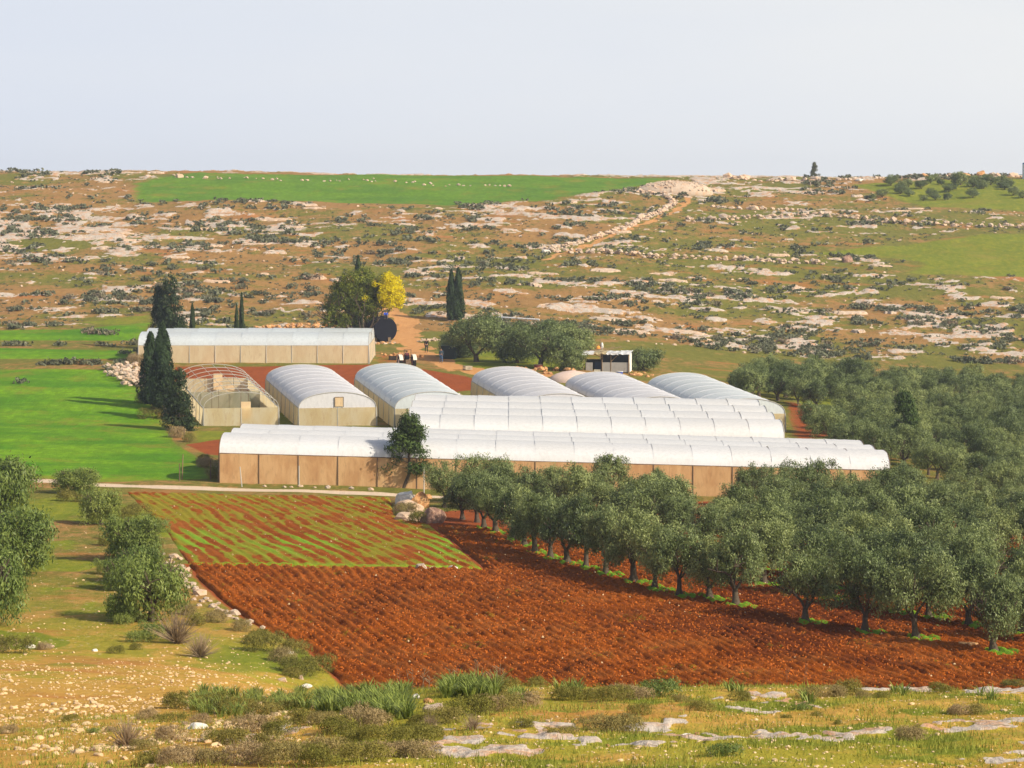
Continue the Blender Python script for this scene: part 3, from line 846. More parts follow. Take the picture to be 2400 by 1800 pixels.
def greenhouse(label, origin, yaw, nb, bay, spans, span_w, wall_h, rise, ka, ks, film, sheet, post, zoff=0.0,
               nseg=12, puff=0.12, axis_along=True, folds=0, front_gable=False, name='greenhouse', film_on=True, group=None,
               back_ratio=None, rng=None, sides='FLRB', door=False, rib_out=False):
    """ridge runs along local +x; spans stack along local +y; origin = front left foot"""
    rng = rng or np.random.default_rng(int(abs(origin[0] * 10) + 3))
    root = link(name, None, None, origin, (0, 0, yaw))
    tag(root, label, 'greenhouse', group)
    def Z(a, s): return ka * a + ks * s + zoff
    def arc(a, sp, u, extra=0.0):
        f = math.pi * u
        s = sp * span_w + span_w / 2 - math.cos(f) * span_w / 2
        return (a, s, Z(a, s) + wall_h + rise * math.sin(f) ** 0.88 + extra * math.sin(f) ** 0.7)
    L = nb * bay; DW = spans * span_w
    # roof film, one panel per bay
    if film_on:
        for sp in range(spans):
            for i in range(nb):
                V = []; nu = 5 if not (folds and i >= nb - folds) else 13
                h0 = puff * rng.uniform(0.7, 1.25); tw = rng.uniform(-0.02, 0.02)
                for j in range(nu):
                    a = (i + j / (nu - 1)) * bay
                    sag = (1 - j / (nu - 1)) * h0 if axis_along else -0.10 * math.sin(math.pi * j / (nu - 1)) * rng.uniform(0.8, 1.1)
                    for k in range(nseg + 1):
                        u = k / nseg
                        fo = 0.10 * max(0.0, math.sin(9 * j / (nu - 1) + 16 * u)) * (1 - u) if (folds and i >= nb - folds and sp == 0) else 0.0
                        V.append(arc(a, sp, u, sag + fo + 0.03 * (rng.random() - 0.5)))
                idx = np.arange(nu * (nseg + 1)).reshape(nu, nseg + 1)
                q = np.stack([idx[:-1, :-1], idx[1:, :-1], idx[1:, 1:], idx[:-1, 1:]], -1).reshape(-1, 4)
                link('roof_panel', new_mesh('roof_panel', V, q, film, None, True), root)
    # arched ribs
    for sp in range(spans):
        for i in range(nb + 1):
            mb = MB()
            pts = [arc(i * bay + (0.0 if i else -0.03), sp, k / nseg, 0.02 if (i in (0, nb) or not film_on) else -0.012) for k in range(nseg + 1)]
            if rib_out or i in (0, nb) or not axis_along:
                mb.tube(pts, 0.035, 5)
                mb.build('rib', post if (i in (0, nb) or not film_on) else MATS['ribfilm'], root)
    # rails along the eaves
    for sp in range(spans + 1):
        mb = MB(); s = sp * span_w
        mb.tube([(0, s, Z(0, s) + wall_h - 0.02), (L, s, Z(L, s) + wall_h - 0.02)], 0.05 if sp in (0, spans) else 0.09, 5)
        mb.build('gutter' if 0 < sp < spans else 'eave_rail', post, root)
    def wall(a0, s0, a1, s1, n, top_h=wall_h, nm='wall_sheet'):
        """a run of sheets with posts from (a0,s0) to (a1,s1)"""
        dx, ds = a1 - a0, s1 - s0
        ln = math.hypot(dx, ds); nx, ns = ds / ln, -dx / ln
        for i in range(n):
            V = []; m1, m2 = 7, 5
            flare = rng.uniform(0.02, 0.10)
            for j in range(m1):
                t = (i + 0.004 + 0.992 * j / (m1 - 1)) / n
                for k in range(m2):
                    h = k / (m2 - 1)
                    w = 0.03 + 0.035 * rng.random() * math.sin(math.pi * (j / (m1 - 1))) + flare * (1 - h) ** 2
                    a = a0 + dx * t + nx * w; s = s0 + ds * t + ns * w
                    V.append((a, s, Z(a, s) - 0.12 + (top_h + 0.10) * h))
            idx = np.arange(m1 * m2).reshape(m1, m2)
            q = np.stack([idx[:-1, :-1], idx[1:, :-1], idx[1:, 1:], idx[:-1, 1:]], -1).reshape(-1, 4)
            link(nm, new_mesh(nm, V, q, sheet, None, True), root)
        for i in range(n + 1):
            t = i / n; a = a0 + dx * t + nx * 0.12; s = s0 + ds * t + ns * 0.12
            mb = MB(); mb.tube([(a, s, Z(a, s) - 0.3), (a - nx * 0.08, s - ns * 0.08, Z(a, s) + top_h)], 0.04, 5)
            mb.build('post', post, root)
    if 'F' in sides: wall(0, 0, L, 0, nb)                 # side facing -y
    if 'B' in sides: wall(L, DW, 0, DW, nb)
    if 'R' in sides: wall(L, 0, L, DW, max(2, round(DW / 3.9)))
    if 'L' in sides: wall(0, DW, 0, 0, max(2, round(DW / 3.9)))
    # gable film above the end walls
    for e in (0, 1):
        if ('L' if e == 0 else 'R') not in sides and not front_gable: continue
        if not film_on: continue
        for sp in range(spans):
            a = (0.02 if e == 0 else L - 0.02); V = []
            for k in range(nseg + 1):
                p = arc(a, sp, k / nseg, -0.015); V.append((a + (-0.02 if e == 0 else 0.02), p[1], p[2]))
            for k in range(nseg + 1):
                s = sp * span_w + span_w / 2 - math.cos(math.pi * k / nseg) * span_w / 2
                V.append((a + (-0.02 if e == 0 else 0.02), s, Z(a, s) + wall_h - 0.02))
            q = [[k, k + 1, nseg + 2 + k, nseg + 1 + k] for k in range(nseg)]
            link('gable_sheet', new_mesh('gable_sheet', V, np.array(q), film, None, False), root)
    return root, Z, arc

def build_greenhouses():
    M = MATS
    white = film_material('white_film', (0.84, 0.84, 0.85), tr=0.25)
    blue = film_material('bluish_film', (0.72, 0.78, 0.82), tr=0.3)
    lilac = film_material('lilac_film', (0.77, 0.765, 0.81), tr=0.3)
    MATS['ribfilm'] = film_material('film_over_rib', (0.60, 0.61, 0.66), tr=0.1)
    tan = sheet_material('tan_wall_film', (0.60, 0.33, 0.15), (0.76, 0.48, 0.24), (0.46, 0.25, 0.12), 0.3)
    cream = sheet_material('cream_wall_film', (0.82, 0.68, 0.40), (0.88, 0.78, 0.55), (0.66, 0.46, 0.24), 0.62)
    beige = sheet_material('beige_wall_film', (0.80, 0.61, 0.38), (0.87, 0.71, 0.47), (0.62, 0.42, 0.25), 0.4)
    MATS['cream'] = cream; MATS['beige'] = beige; MATS['white'] = white; MATS['tan'] = tan
    # nearest: three spans side by side, long side towards the camera
    x0 = (218.5 - 512) * 220 / F
    greenhouse('long three-span greenhouse with tan plastic side, nearest the track and the olive rows', (x0, 220, 0), 0, 17, 3.0, 3, 7.6, 2.3, 1.35,
               -0.0262, -0.032, white, tan, M['darkpost'], zoff=-1.0, puff=0.035, folds=3)
    # second: four spans, left end far in
    x1 = (405 - 512) * 252 / F
    greenhouse('wide four-span greenhouse with scalloped white roof in the middle of the group', (x1, 252, 0), 0, 11, 3.0, 4, 7.9, 2.1, 1.35,
               -0.0145, 0.006, white, cream, M['steel'], zoff=-1.9, puff=0.055)
    # back: two spans
    x2 = (138 - 512) * 347 / F
    greenhouse('low two-span greenhouse with beige sides behind the ploughed red plot', (x2, 347, 0), 0, 9, 3.06, 2, 7.0, 2.05, 1.35,
               0.0, 0.02, blue, beige, M['steel'], zoff=1.1, puff=0.05)
    # row of single tunnels, ridges running away from the camera, turned 13 degrees
    def tunnel(label, xf, yf, zf, zb, film, film_on=True, Lb=8, w=7.7, sides='FLRB', wh=1.85, rise=1.5):
        # local x = along the ridge (away), local y = to the left
        yaw = math.pi / 2 + math.radians(12.5)
        # foot at the front right corner so that +y (left of +x) covers the width
        ox = xf + w * math.cos(math.radians(12.5)); oy = yf + w * math.sin(math.radians(12.5))
        return greenhouse(label, (ox, oy, 0), yaw, Lb, 3.0, 1, w, wh, rise, (zb - zf) / 24.0, 0.0, film, cream, M['steel'],
                          zoff=zf, axis_along=False, puff=0.05, nseg=16, sides=sides, film_on=film_on)
    r2, Z2, arc2 = tunnel('single tunnel greenhouse with a square vent door in its white end, second of the row', -20.95, 284.5, -1.75, -0.35, lilac)
    tunnel('single tunnel greenhouse with pale blue roof, right of the tunnel with a square vent door', -11.5, 284.5, -1.8, -0.3, blue, rise=1.6)
    tunnel('single tunnel greenhouse behind the four-span roof, right of the crumpled plastic', 0.9, 286, -2.0, -0.65, lilac)
    tunnel('single tunnel greenhouse behind the four-span roof, just below the open shed', 10.9, 286, -2.3, -1.2, lilac)
    tunnel('single tunnel greenhouse at the right end of the row, beside the olive grove', 19.6, 286, -2.5, -1.3, blue)
    # vent door in the front gable (front is local x = 0 end)
    mb = MB(); mb.box((-0.09, 3.7, Z2(0, 0) + 1.85 + 0.55), (0.04, 0.78, 0.88)); mb.build('vent_door', beige, r2)
    for dy, dz, sx, sz in ((0.42, 0.55, 0.06, 1.0), (-0.42, 0.55, 0.06, 1.0), (0, 1.03, 0.78, 0.06)):
        mb = MB(); mb.box((-0.10, 3.7 + dy, Z2(0, 0) + 1.85 + dz), (0.06, sx, sz)); mb.build('vent_frame', M['darkpost'], r2)
    # leftmost, stripped of its roof film
    r1, Z1, arc1 = tunnel('roofless tunnel greenhouse with bare hoops and low cream walls beside the tall cypress', -30.3, 284.5, -1.75, -0.3, lilac, film_on=False, w=7.4)
    net = sheet_material('greenish_net', (0.42, 0.42, 0.30), (0.52, 0.50, 0.38), (0.34, 0.36, 0.26), 0.5)
    nn = net.node_tree; so = nn.nodes['Material Output'].inputs[0].links[0].from_socket
    tb = nn.nodes.new('ShaderNodeBsdfTransparent'); mm = nn.nodes.new('ShaderNodeMixShader'); mm.inputs[0].default_value = 0.4
    nn.links.new(so, mm.inputs[1]); nn.links.new(tb.outputs[0], mm.inputs[2]); nn.links.new(mm.outputs[0], nn.nodes['Material Output'].inputs[0])
    mb = MB(); mb.box((13.0, 3.7, Z1(13, 0) + 0.9), (0.05, 7.2, 1.8)); mb.build('cross_sheet', net, r1)
    for a in (0.15, 13.3, 23.5):
        mb = MB(); mb.box((a, 3.2, Z1(a, 0) + 1.55), (0.06, 0.95, 1.7)); mb.build('door_panel', beige, r1)
    for s in (1.2, 2.5, 3.7, 4.9, 6.2):
        mb = MB(); mb.tube([(0, s, Z1(0, 0) + 1.9 + 1.45 * math.sin(math.pi * math.acos(1 - 2 * s / 7.4) / math.pi) * 0.97),
                            (24, s, Z1(24, 0) + 1.9 + 1.45 * math.sin(math.acos(1 - 2 * s / 7.4)) * 0.97)], 0.022, 4)
        mb.build('purlin', M['steel'], r1)
    for a in (6, 12, 18):
        for s in (2.2, 5.2):
            mb = MB(); mb.tube([(a, s, Z1(a, 0)), (a, s, Z1(a, 0) + 2.9)], 0.03, 5); mb.build('inner_post', M['darkpost'], r1)
    # small hooked tools hanging inside
    v, f = rock_vf(3, 2, 0.3, 0.5)
    tag(link('soil_heap', new_mesh('soil_heap', v * np.array([1.8, 1.2, 0.9]), f, mat_plain('dry_soil', (0.42, 0.17, 0.06), 0.95, 0.05, 0.4, 2), None, True),
             None, at(520, 903, 250) + Vector((0.3, 2, -0.1))), 'heap of reddish brown soil inside the roofless tunnel greenhouse', 'soil heap')

# ------------------------------------------------------------------ trees
def crown_mesh(kind, seed):
    rng = np.random.default_rng(seed)
    if kind == 'olive':
        W0 = rng.uniform(1.35, 1.8)
        blobs = [(rng.normal() * 0.2, rng.normal() * 0.2, 2.6, W0 * 0.8, W0 * 0.8, 1.0)]
        for k in range(int(rng.integers(13, 21))):
            a = rng.uniform(0, 2 * math.pi); r = rng.uniform(0.5, 1.1) * W0
            q = rng.uniform(0.36, 0.82)
            blobs.append((r * math.cos(a), r * math.sin(a), rng.uniform(1.6, 3.6) - 0.1 * r, q * rng.uniform(0.8, 1.25), q * rng.uniform(0.8, 1.25), q * rng.uniform(0.75, 1.2)))
        for k in range(4):          # upright water shoots
            a = rng.uniform(0, 2 * math.pi); r = rng.uniform(0.1, 0.9)
            blobs.append((r * math.cos(a), r * math.sin(a), rng.uniform(3.5, 4.05), 0.28, 0.28, 0.42))
        c, n, t = blob_leaves(blobs, 10500, rng, 20, 0.15, 0.9, 0.25)
        return leaf_mesh('crown', c, n, 0.19, 0.068, MATS['olive'], t, rng, (0, 0, 0.7))
    if kind == 'bushy':        # crown down to the ground
        blobs = [(0, 0, 1.7, 1.8, 1.7, 1.5)]
        for k in range(16):
            a = rng.uniform(0, 2 * math.pi); r = rng.uniform(0.8, 1.8)
            blobs.append((r * math.cos(a), r * math.sin(a), rng.uniform(0.7, 3.1) - 0.15 * r, *rng.uniform(0.5, 0.95, 3)))
        c, n, t = blob_leaves(blobs, 9000, rng, 12, 0.17, 0.88, 0.25)
        return leaf_mesh('crown', c, n, 0.24, 0.08, MATS['olive'], t, rng, (0, 0, 0.9))
    if kind == 'cypress':      # narrow column, 10 m unit height scaled later
        n = 5200
        h = rng.uniform(0.0, 1, n) ** 0.9
        prof = np.minimum(1, h * 7 + 0.35) * (1 - h) ** 0.55 * 1.0 + 0.03
        a = rng.uniform(0, 2 * math.pi, n)
        lob = 1 + 0.22 * np.sin(a * 3 + h * 9) + 0.5 * (fbm(a * 2.6, h * 11, seed, 3) - 0.5) * 2
        r = prof * lob * 1.05 * np.where(rng.random(n) < 0.8, rng.uniform(0.85, 1.05, n), rng.uniform(0.2, 0.85, n))
        c = np.stack([r * np.cos(a), r * np.sin(a), 0.3 + h * 9.7], 1)
        nn = np.stack([np.cos(a), np.sin(a), np.full(n, 0.35)], 1) + rng.normal(size=(n, 3)) * 0.4
        return leaf_mesh('crown', c, nn, 0.55, 0.15, MATS['cypress'], rng.random(n) * 0.6 + 0.4 * lob / 1.5, rng, (0, 0, 1.3))
    if kind == 'broadcypress':
        blobs = []
        for k in range(26):
            h = rng.random(); w = (1 - h) ** 0.8 * 1.9 + 0.25; a = rng.uniform(0, 6.28)
            blobs.append((w * 0.6 * math.cos(a), w * 0.6 * math.sin(a), 0.9 + h * 7.6, 0.65, 0.65, 1.15))
        blobs.append((0.1, 0, 8.9, 0.3, 0.3, 0.9))
        c, n, t = blob_leaves(blobs, 6500, rng, 8, 0.14, 0.85, 0.2)
        return leaf_mesh('crown', c, n, 0.42, 0.12, MATS['cypress'], t, rng, (0, 0, 1.0))
    if kind == 'juniper':      # the ragged conifer by the boulders
        blobs = []
        for k in range(34):
            h = rng.random() ** 0.85; w = (1 - h) ** 0.75 * 1.45 + 0.12; a = rng.uniform(0, 6.28); q = rng.uniform(0.35, 0.95)
            blobs.append((w * q * math.cos(a), w * q * math.sin(a), 1.3 + h * 4.4 + 0.15 * q, 0.42, 0.42, 0.42))
        blobs.append((0, 0, 6.0, 0.14, 0.14, 0.45)); blobs.append((0.3, 0.1, 5.4, 0.2, 0.2, 0.4))
        c, n, t = blob_leaves(blobs, 7600, rng, 8, 0.12, 0.85, 0.2)
        return leaf_mesh('crown', c, n, 0.26, 0.07, MATS['juniper'], t, rng, (0, 0, 0.8))

def trunk_mesh(kind, seed):
    rng = np.random.default_rng(seed + 500)
    mb = MB()
    if kind in ('olive', 'bushy'):
        r = rng.uniform(0.16, 0.22)
        lean = Vector((rng.uniform(-0.12, 0.12), rng.uniform(-0.1, 0.1), 1))
        forks = rng.integers(2, 4)
        h = rng.uniform(0.7, 1.1)
        mb.tube([(0, 0, -0.3), (0, 0, 0.05), lean * 0.4, lean * h], [r * 1.9, r * 1.6, r * 1.05, r * 0.9], 8, cap=False)
        for k in range(forks + 1):
            a = 2 * math.pi * (k + rng.random() * 0.6) / (forks + 1)
            branchy(mb, lean * h * 0.96, (math.cos(a) * 0.75, math.sin(a) * 0.75, 1), rng.uniform(0.9, 1.25), r * 0.55, 2, rng, 0.55, 5)
    else:
        top = {'cypress': 6.0, 'broadcypress': 6.0, 'juniper': 5.0}[kind]
        b = 0.13 if kind == 'juniper' else 0.16
        bend = Vector((0.35, 0, 0)) if kind == 'juniper' else Vector((0, 0, 0))
        mb.tube([bend + Vector((0, 0, -0.4)), bend * 0.8 + Vector((0, 0, 0.3)), (0, 0, 1.4), (0, 0, top)], [b * 1.3, b, b * 0.8, 0.03], 7, cap=False)
        if kind == 'juniper':
            for k in range(14):
                z = 1.5 + k * 0.25; a = k * 2.4
                mb.tube([(0, 0, z), (math.cos(a) * (1.1 - k * 0.06), math.sin(a) * (1.1 - k * 0.06), z + 0.35)], [0.04, 0.015], 4, cap=False)
    return mb.mesh('trunk', MATS['bark'], True)

LIB = {}
def tree(name, kind, var, p, sc, label, cat='tree', group=None, rz=None, mat=None):
    key = (kind, var)
    if key not in LIB:
        LIB[key] = (crown_mesh(kind, 100 + var * 7), trunk_mesh(kind, 100 + var * 7))
    cm, tm = LIB[key]
    if mat:
        k2 = (kind, var, mat)
        if k2 not in LIB:
            c2 = cm.copy(); c2.materials[0] = MATS[mat]; LIB[k2] = c2
        cm = LIB[k2]
    root = link(name, None, None, p, (0, 0, random.uniform(0, 6.28) if rz is None else rz), sc if hasattr(sc, '__len__') else (sc,) * 3)
    tag(root, label, cat, group)
    link('crown', cm, root); link('trunk', tm, root)
    return root

def crop(off, pts, k=2.765):
    return [((off[0] + a / k) * 0.92167, (off[1] + b / k) * 0.92167) for a, b in pts]

FRONT_ROW = crop((800, 1050), [(665, 385), (785, 465), (880, 485), (925, 520), (1000, 555), (1115, 595), (1185, 630), (1255, 672), (1355, 705),
                               (1465, 745), (1585, 785), (1715, 825), (1895, 870), (2030, 910), (2190, 955)]) + \
    crop((1600, 1050), [(175, 975), (345, 1025), (795, 1120), (1180, 1185), (1510, 1235), (2015, 1325)])
SECOND = crop((1600, 1050), [(525, 885), (940, 970), (1395, 1065), (1595, 1095), (1855, 1155), (2200, 1190)])
OLIVES = []
def plan_olives():
    """front row as in the photograph, the rest planted on the same grid"""
    for k, (a, b) in enumerate(FRONT_ROW):
        p = at(a, b, 112)
        OLIVES.append(('front', k, p))
    for k, (a, b) in enumerate(SECOND):
        OLIVES.append(('second', k, at(a, b, 112)))
    taken = [(o[2].x, o[2].y) for o in OLIVES]
    rng = np.random.default_rng(21)
    fr = [o[2] for o in OLIVES if o[0] == 'front']
    a, b = fr[0], fr[-1]
    d = Vector((b.x - a.x, b.y - a.y)).normalized(); nrm = Vector((-d.y, d.x))
    if nrm.x < 0: nrm = -nrm
    cand = []
    for i in range(0, 40):
        for j in range(-60, 40):
            q = Vector((a.x, a.y)) + nrm * (4.5 * i) + d * (4.3 * j + 2.1 * (i % 2)) + Vector(rng.normal(size=2)) * 0.6
            cand.append((q.x, q.y, i))
    g_front = Vector((a.x, a.y))
    for (x, y, i) in cand:
        r = x / y
        if r > 0.192 or y > 354 or y < 112: continue
        side = (Vector((x, y)) - g_front).dot(nrm)
        if y < 214:
            if side < 2.2: continue
            if y > 211: continue
            if y > 196 and 675 < 512 + F * x / y < 752: continue
        else:
            if x < 33.5 and y < 250: continue
            if y < 284 and x < 27.5: continue
            if y < 292 and x < 29.5: continue
            if y >= 292 and x < (29 if y < 316 else 24 + (y - 316) * 0.2): continue
        if min((x - u) ** 2 + (y - w) ** 2 for u, w in taken) < 3.1 ** 2: continue
        # the sunny gap seen left of the middle of the far grove
        gx, gy = GAP
        if abs(x - gx) < 4.0 and abs(y - gy) < 9: continue
        if rng.random() < 0.08 and i > 1: continue
        taken.append((x, y))
        kk = int(np.argmin([abs((f.xy - Vector((x, y))).dot(d)) for f in fr]))
        OLIVES.append(('mass', (i, kk), Vector((x, y, hz(x, y)))))
_g = at(1770, 905, 250)
GAP = (_g.x, _g.y)

ORD = ['First', 'Second', 'Third', 'Fourth', 'Fifth', 'Sixth', 'Seventh', 'Eighth', 'Ninth', 'Tenth', 'Eleventh', 'Twelfth', 'Thirteenth', 'Fourteenth', 'Fifteenth',
       'Sixteenth', 'Seventeenth', 'Eighteenth', 'Nineteenth', 'Twentieth', 'Twenty-first']

def build_olives():
    n = 0
    for kind, k, p in OLIVES:
        var = (n * 7 + n // 9) % 9; n += 1
        D = p.y
        if kind == 'front':
            s = 0.86 + 0.14 * random.random() + (0.07 if k > 15 else 0) - (0.06 if k < 3 else 0)
            lab = ORD[k].lower() + ' olive tree along the edge of the red ploughed field, counted from the boulders'
            tree('olive_tree', 'olive', var, p, (s * random.uniform(0.76, 0.92), s * random.uniform(0.78, 0.9), s * random.uniform(0.86, 0.98)), lab, 'olive tree', 'front row of olive trees')
        elif kind == 'second':
            s = random.uniform(0.9, 1.0)
            lab = '%s from the left of the olives whose trunks show just behind the front row' % ORD[k].lower()
            tree('olive_tree', 'olive', var, p, (s * 0.85, s * 0.85, s * 0.9), lab, 'olive tree', 'second row of olive trees')
        else:
            s = random.choice([random.uniform(0.72, 0.9), random.uniform(0.88, 1.06)]) * (1.0 if D < 192 else 0.97 if D < 214 else 1.0)
            if D < 214: lab, g = 'olive tree %s into the grove, behind the %s front-row tree' % (['one', 'a couple of', 'three', 'four', 'five', 'six', 'seven', 'eight', 'nine', 'ten', 'eleven', 'twelve'][min(11, max(0, k[0] - 1))].replace('one', 'one row') + ('' if k[0] <= 2 - 1 or k[0] - 1 <= 0 else ' rows'), ORD[k[1]].lower()), 'olive trees below the long greenhouse'
            elif D < 300: lab, g = 'olive tree in the dense grove right of the white greenhouses', 'olive trees right of the greenhouses'
            else: lab, g = 'olive tree at the far side of the grove where the stony hill begins', 'olive trees at the foot of the hill'
            z = p.copy(); z.z -= 0.1
            tree('olive_tree', 'olive', var, z, (s * random.uniform(0.84, 1.0), s * random.uniform(0.84, 1.0), s * random.uniform(0.80, 0.96)), lab, 'olive tree', g)

def build_other_trees():
    # olives of the left strip
    L = [(165, 1066, 112, 62, 'low round olive tree beside the pale track, above the striped field'),
         (218, 1134, 105, 92, 'olive tree on the bank by the top left corner of the striped field'),
         (290, 1215, 140, 112, 'dark green olive tree beside the low stone wall, left of the striped field'),
         (262, 1275, 92, 84, 'bushy olive between two larger ones on the bank left of the ploughed field'),
         (325, 1345, 178, 150, 'largest bright green olive tree on the bank left of the ploughed field'),
         (300, 1262, 120, 100, 'round olive tree right behind the low stone wall, just above the largest bank olive'),
         (262, 1345, 80, 70, 'small dark olive at the shaded foot of the bank trees'),
         (0, 1122, 170, 150, 'olive tree at the left edge of the photo, farthest up the grassy strip'),
         (28, 1240, 200, 160, 'broad olive tree at the left edge of the photo, middle of the grassy strip'),
         (-12, 1350, 170, 190, 'olive tree cut by the left edge of the photo, lowest on the grassy strip')]
    for i, (a, b, w, h, lab) in enumerate(L):
        p = at(a, b, 105); k = p.y / F / 2.16016; p.z -= 0.1
        tree('olive_tree', 'bushy', i % 4, p, (w * k / 4.6, w * k / 4.6, h * k / 3.7), lab, 'olive tree', None, None, 'olive_near')
    # cypresses
    C = [(328, 862, 268, (1.3, 1.3, 0.98), 'cypress', 'tall dark cypress column at the left of the clump by the roofless tunnel'),
         (352, 868, 266, (1.35, 1.35, 1.06), 'cypress', 'tallest dark cypress column in the clump by the roofless tunnel'),
         (382, 925, 255, (1.05, 1.05, 0.58), 'broadcypress', 'short bushy cypress at the lower end of the clump by the roofless tunnel'),
         (350, 715, 375, (1.1, 1.1, 1.0), 'broadcypress', 'ragged broad cypress behind the left end of the beige-sided greenhouse'),
         (382, 716, 374, (1.15, 1.15, 1.3), 'broadcypress', 'broad pointed cypress behind the left part of the beige-sided greenhouse'),
         (418, 712, 378, (0.45, 0.45, 0.70), 'cypress', 'slim small cypress just right of the broad cypresses'),
         (513, 707, 385, (0.36, 0.36, 0.62), 'cypress', 'thin cypress, shorter of a pair behind the beige-sided greenhouse'),
         (524, 702, 388, (0.38, 0.38, 0.98), 'cypress', 'thin cypress, taller of a pair behind the beige-sided greenhouse'),
         (977, 694, 382, (0.72, 0.72, 1.42), 'cypress', 'left cypress of the tall narrow pair above the dirt road'),
         (990, 690, 383, (0.75, 0.75, 1.48), 'cypress', 'right cypress of the tall narrow pair above the dirt road'),
         (775, 600, 440, (0.42, 0.42, 0.70), 'cypress', 'thin dark cypress tip rising behind the yellow-flowered tree')]
    C = [(326, 874, 'g', 717, 47, 'cypress', C[0][5]), (352, 884, 'g', 700, 52, 'cypress', C[1][5]), (386, 930, 'g', 800, 92, 'broadcypress', C[2][5]),
         (346, 0, 372, 622, 56, 'broadcypress', C[3][5]), (372, 0, 371, 598, 84, 'broadcypress', C[4][5]), (418, 0, 376, 655, 14, 'cypress', C[5][5]),
         (356, 905, 'g', 790, 84, 'broadcypress', 'dense ragged cypress filling the middle foot of the clump by the roofless tunnel'),
         (513, 0, 378, 656, 11, 'cypress', C[6][5]), (524, 0, 380, 632, 12, 'cypress', C[7][5]), (975, 695, 'g', 582, 22, 'cypress', C[8][5]),
         (990, 695, 'g', 578, 25, 'cypress', C[9][5]), (775, 0, 400, 552, 22, 'cypress', C[10][5])]
    for i, (a, b, D, top, w, kd, lab) in enumerate(C):
        p = at(a, b, 200) if D == 'g' else at_depth(a, D)
        v = (384 - top / 2.16016) / F
        zt = CAMZ + p.y * (-_sp + v * _cp) / (_cp + v * _sp)
        ht, wd = {'cypress': (10.1, 2.15), 'broadcypress': (9.4, 4.6)}[kd]
        ww = w / 2.16016 * p.y / F / wd
        p.z -= 0.2
        tree('cypress_tree', kd, i % 3, p, (ww * 1.1, ww * 1.1, (zt - p.z) / ht), lab, 'cypress')
    p = at(884, 1056, 190); p.z -= 0.15
    tree('conifer_tree', 'juniper', 0, p, (1.38, 1.3, 0.93), 'ragged dark conifer in front of the long greenhouse, above the boulders', 'conifer', None, math.pi)
    p = at_depth(1952, 262)
    tree('conifer_tree', 'juniper', 1, p, (1.2, 1.2, 1.0), 'dark brownish conifer rising from the olive grove right of the long greenhouse', 'conifer')
    # olives round the yard
    Y = [(1030, 782, 1.75, 'large olive tree beside the dirt road in the yard'), (992, 772, 1.15, 'small silvery olive next to the dark container'),
         (1165, 796, 1.65, 'spreading olive tree in front of the yard, left of the open shed'),
         (1105, 750, 1.35, 'olive tree at the back of the yard behind the spreading ones'), (1235, 768, 1.35, 'olive tree just left of the open shed'),
         (1195, 745, 1.3, 'pale olive tree standing highest at the back of the yard'), (1215, 800, 1.15, 'low olive beside the shed, in front of the yard'),
         (1388, 800, 1.1, 'bushy green olive right behind the open shed'), (1118, 785, 1.2, 'olive crown between the two spreading yard trees')]
    for i, (a, b, s, lab) in enumerate(Y):
        p = at(a, b, 300); p.z -= 0.2 * s
        tree('olive_tree', 'bushy' if i not in (0, 2) else 'olive', (i + 2) % 4, p, (s * 1.15, s * 1.1, s * 0.82), lab, 'olive tree', 'olive trees around the yard')
    # lone tree on the crest
    p = at_depth(1755, 648); p.z -= 0.3
    tree('crest_tree', 'juniper', 2, p, (0.75, 0.75, 0.62), 'lone small tree standing on the skyline', 'tree', None, 1.0, 'bush')
    # small olives at the top right green
    rng = np.random.default_rng(5)
    for i in range(34):
        a = rng.uniform(1880, 2230); b = rng.uniform(393, 432)
        if i < 10: a, b = [(1925, 402), (1945, 418), (2010, 398), (1990, 410), (2075, 400), (2110, 406), (2140, 402), (2170, 412), (2190, 425), (2050, 415)][i]
        p = at(a, b, 300); s = rng.uniform(0.45, 0.8) if i < 10 else rng.uniform(0.3, 0.55)
        p.z -= 0.6 * s
        tree('young_olive_tree', 'olive', i % 6, p, (s * 1.25, s * 1.25, s), 'small round olive tree on the green slope below the skyline boulders', 'olive tree', 'young olives below the skyline')
    # big tree with yellow blossom
    rng = np.random.default_rng(9)
    base = at_depth(778, 362); base.z -= 0.1
    vq = (CAMZ - base.z) / 362; pyb = (384 + F * (vq - math.tan(PITCH)) / (1 + vq * math.tan(PITCH))) * 2.16016; print('acacia base', pyb)
    root = link('acacia_tree', None, None, base); tag(root, 'big spreading tree with bright yellow blossom on its right side by the black tank', 'tree')
    px = 2.16016 * F / 362
    def B(a, b, r, dy=0, rz=1.0):      # crown lobes measured around the trunk foot
        return ((a - 778) / px, dy, (pyb - b) / px, r / px, r / px, r * rz / px)
    gl = [B(745, 635, 30), B(775, 615, 32), B(740, 660, 28), B(718, 680, 22), B(800, 625, 30, 0.5), B(785, 655, 30, -0.5), B(765, 640, 34, 1.5), B(720, 655, 20, 1),
          B(712, 695, 14, 0), B(730, 700, 12, 1), B(820, 640, 24, 1), B(755, 610, 22, -1), B(790, 600, 20, 1), B(810, 660, 18, -1), B(745, 690, 16, -1), B(830, 615, 18, 1)]
    gl += [B(835, 650, 22, 0.5), B(828, 628, 24, 0.5), B(800, 680, 16, 0), B(735, 625, 20, 0), B(760, 690, 14, 0.5)]
    c, n, t = blob_leaves(gl, 22000, rng, 12, 0.16, 0.85, 0.2)
    link('crown', leaf_mesh('crown', c, n, 0.30, 0.11, MATS['acacia'], t, rng, (0, 0, -0.3)), root)
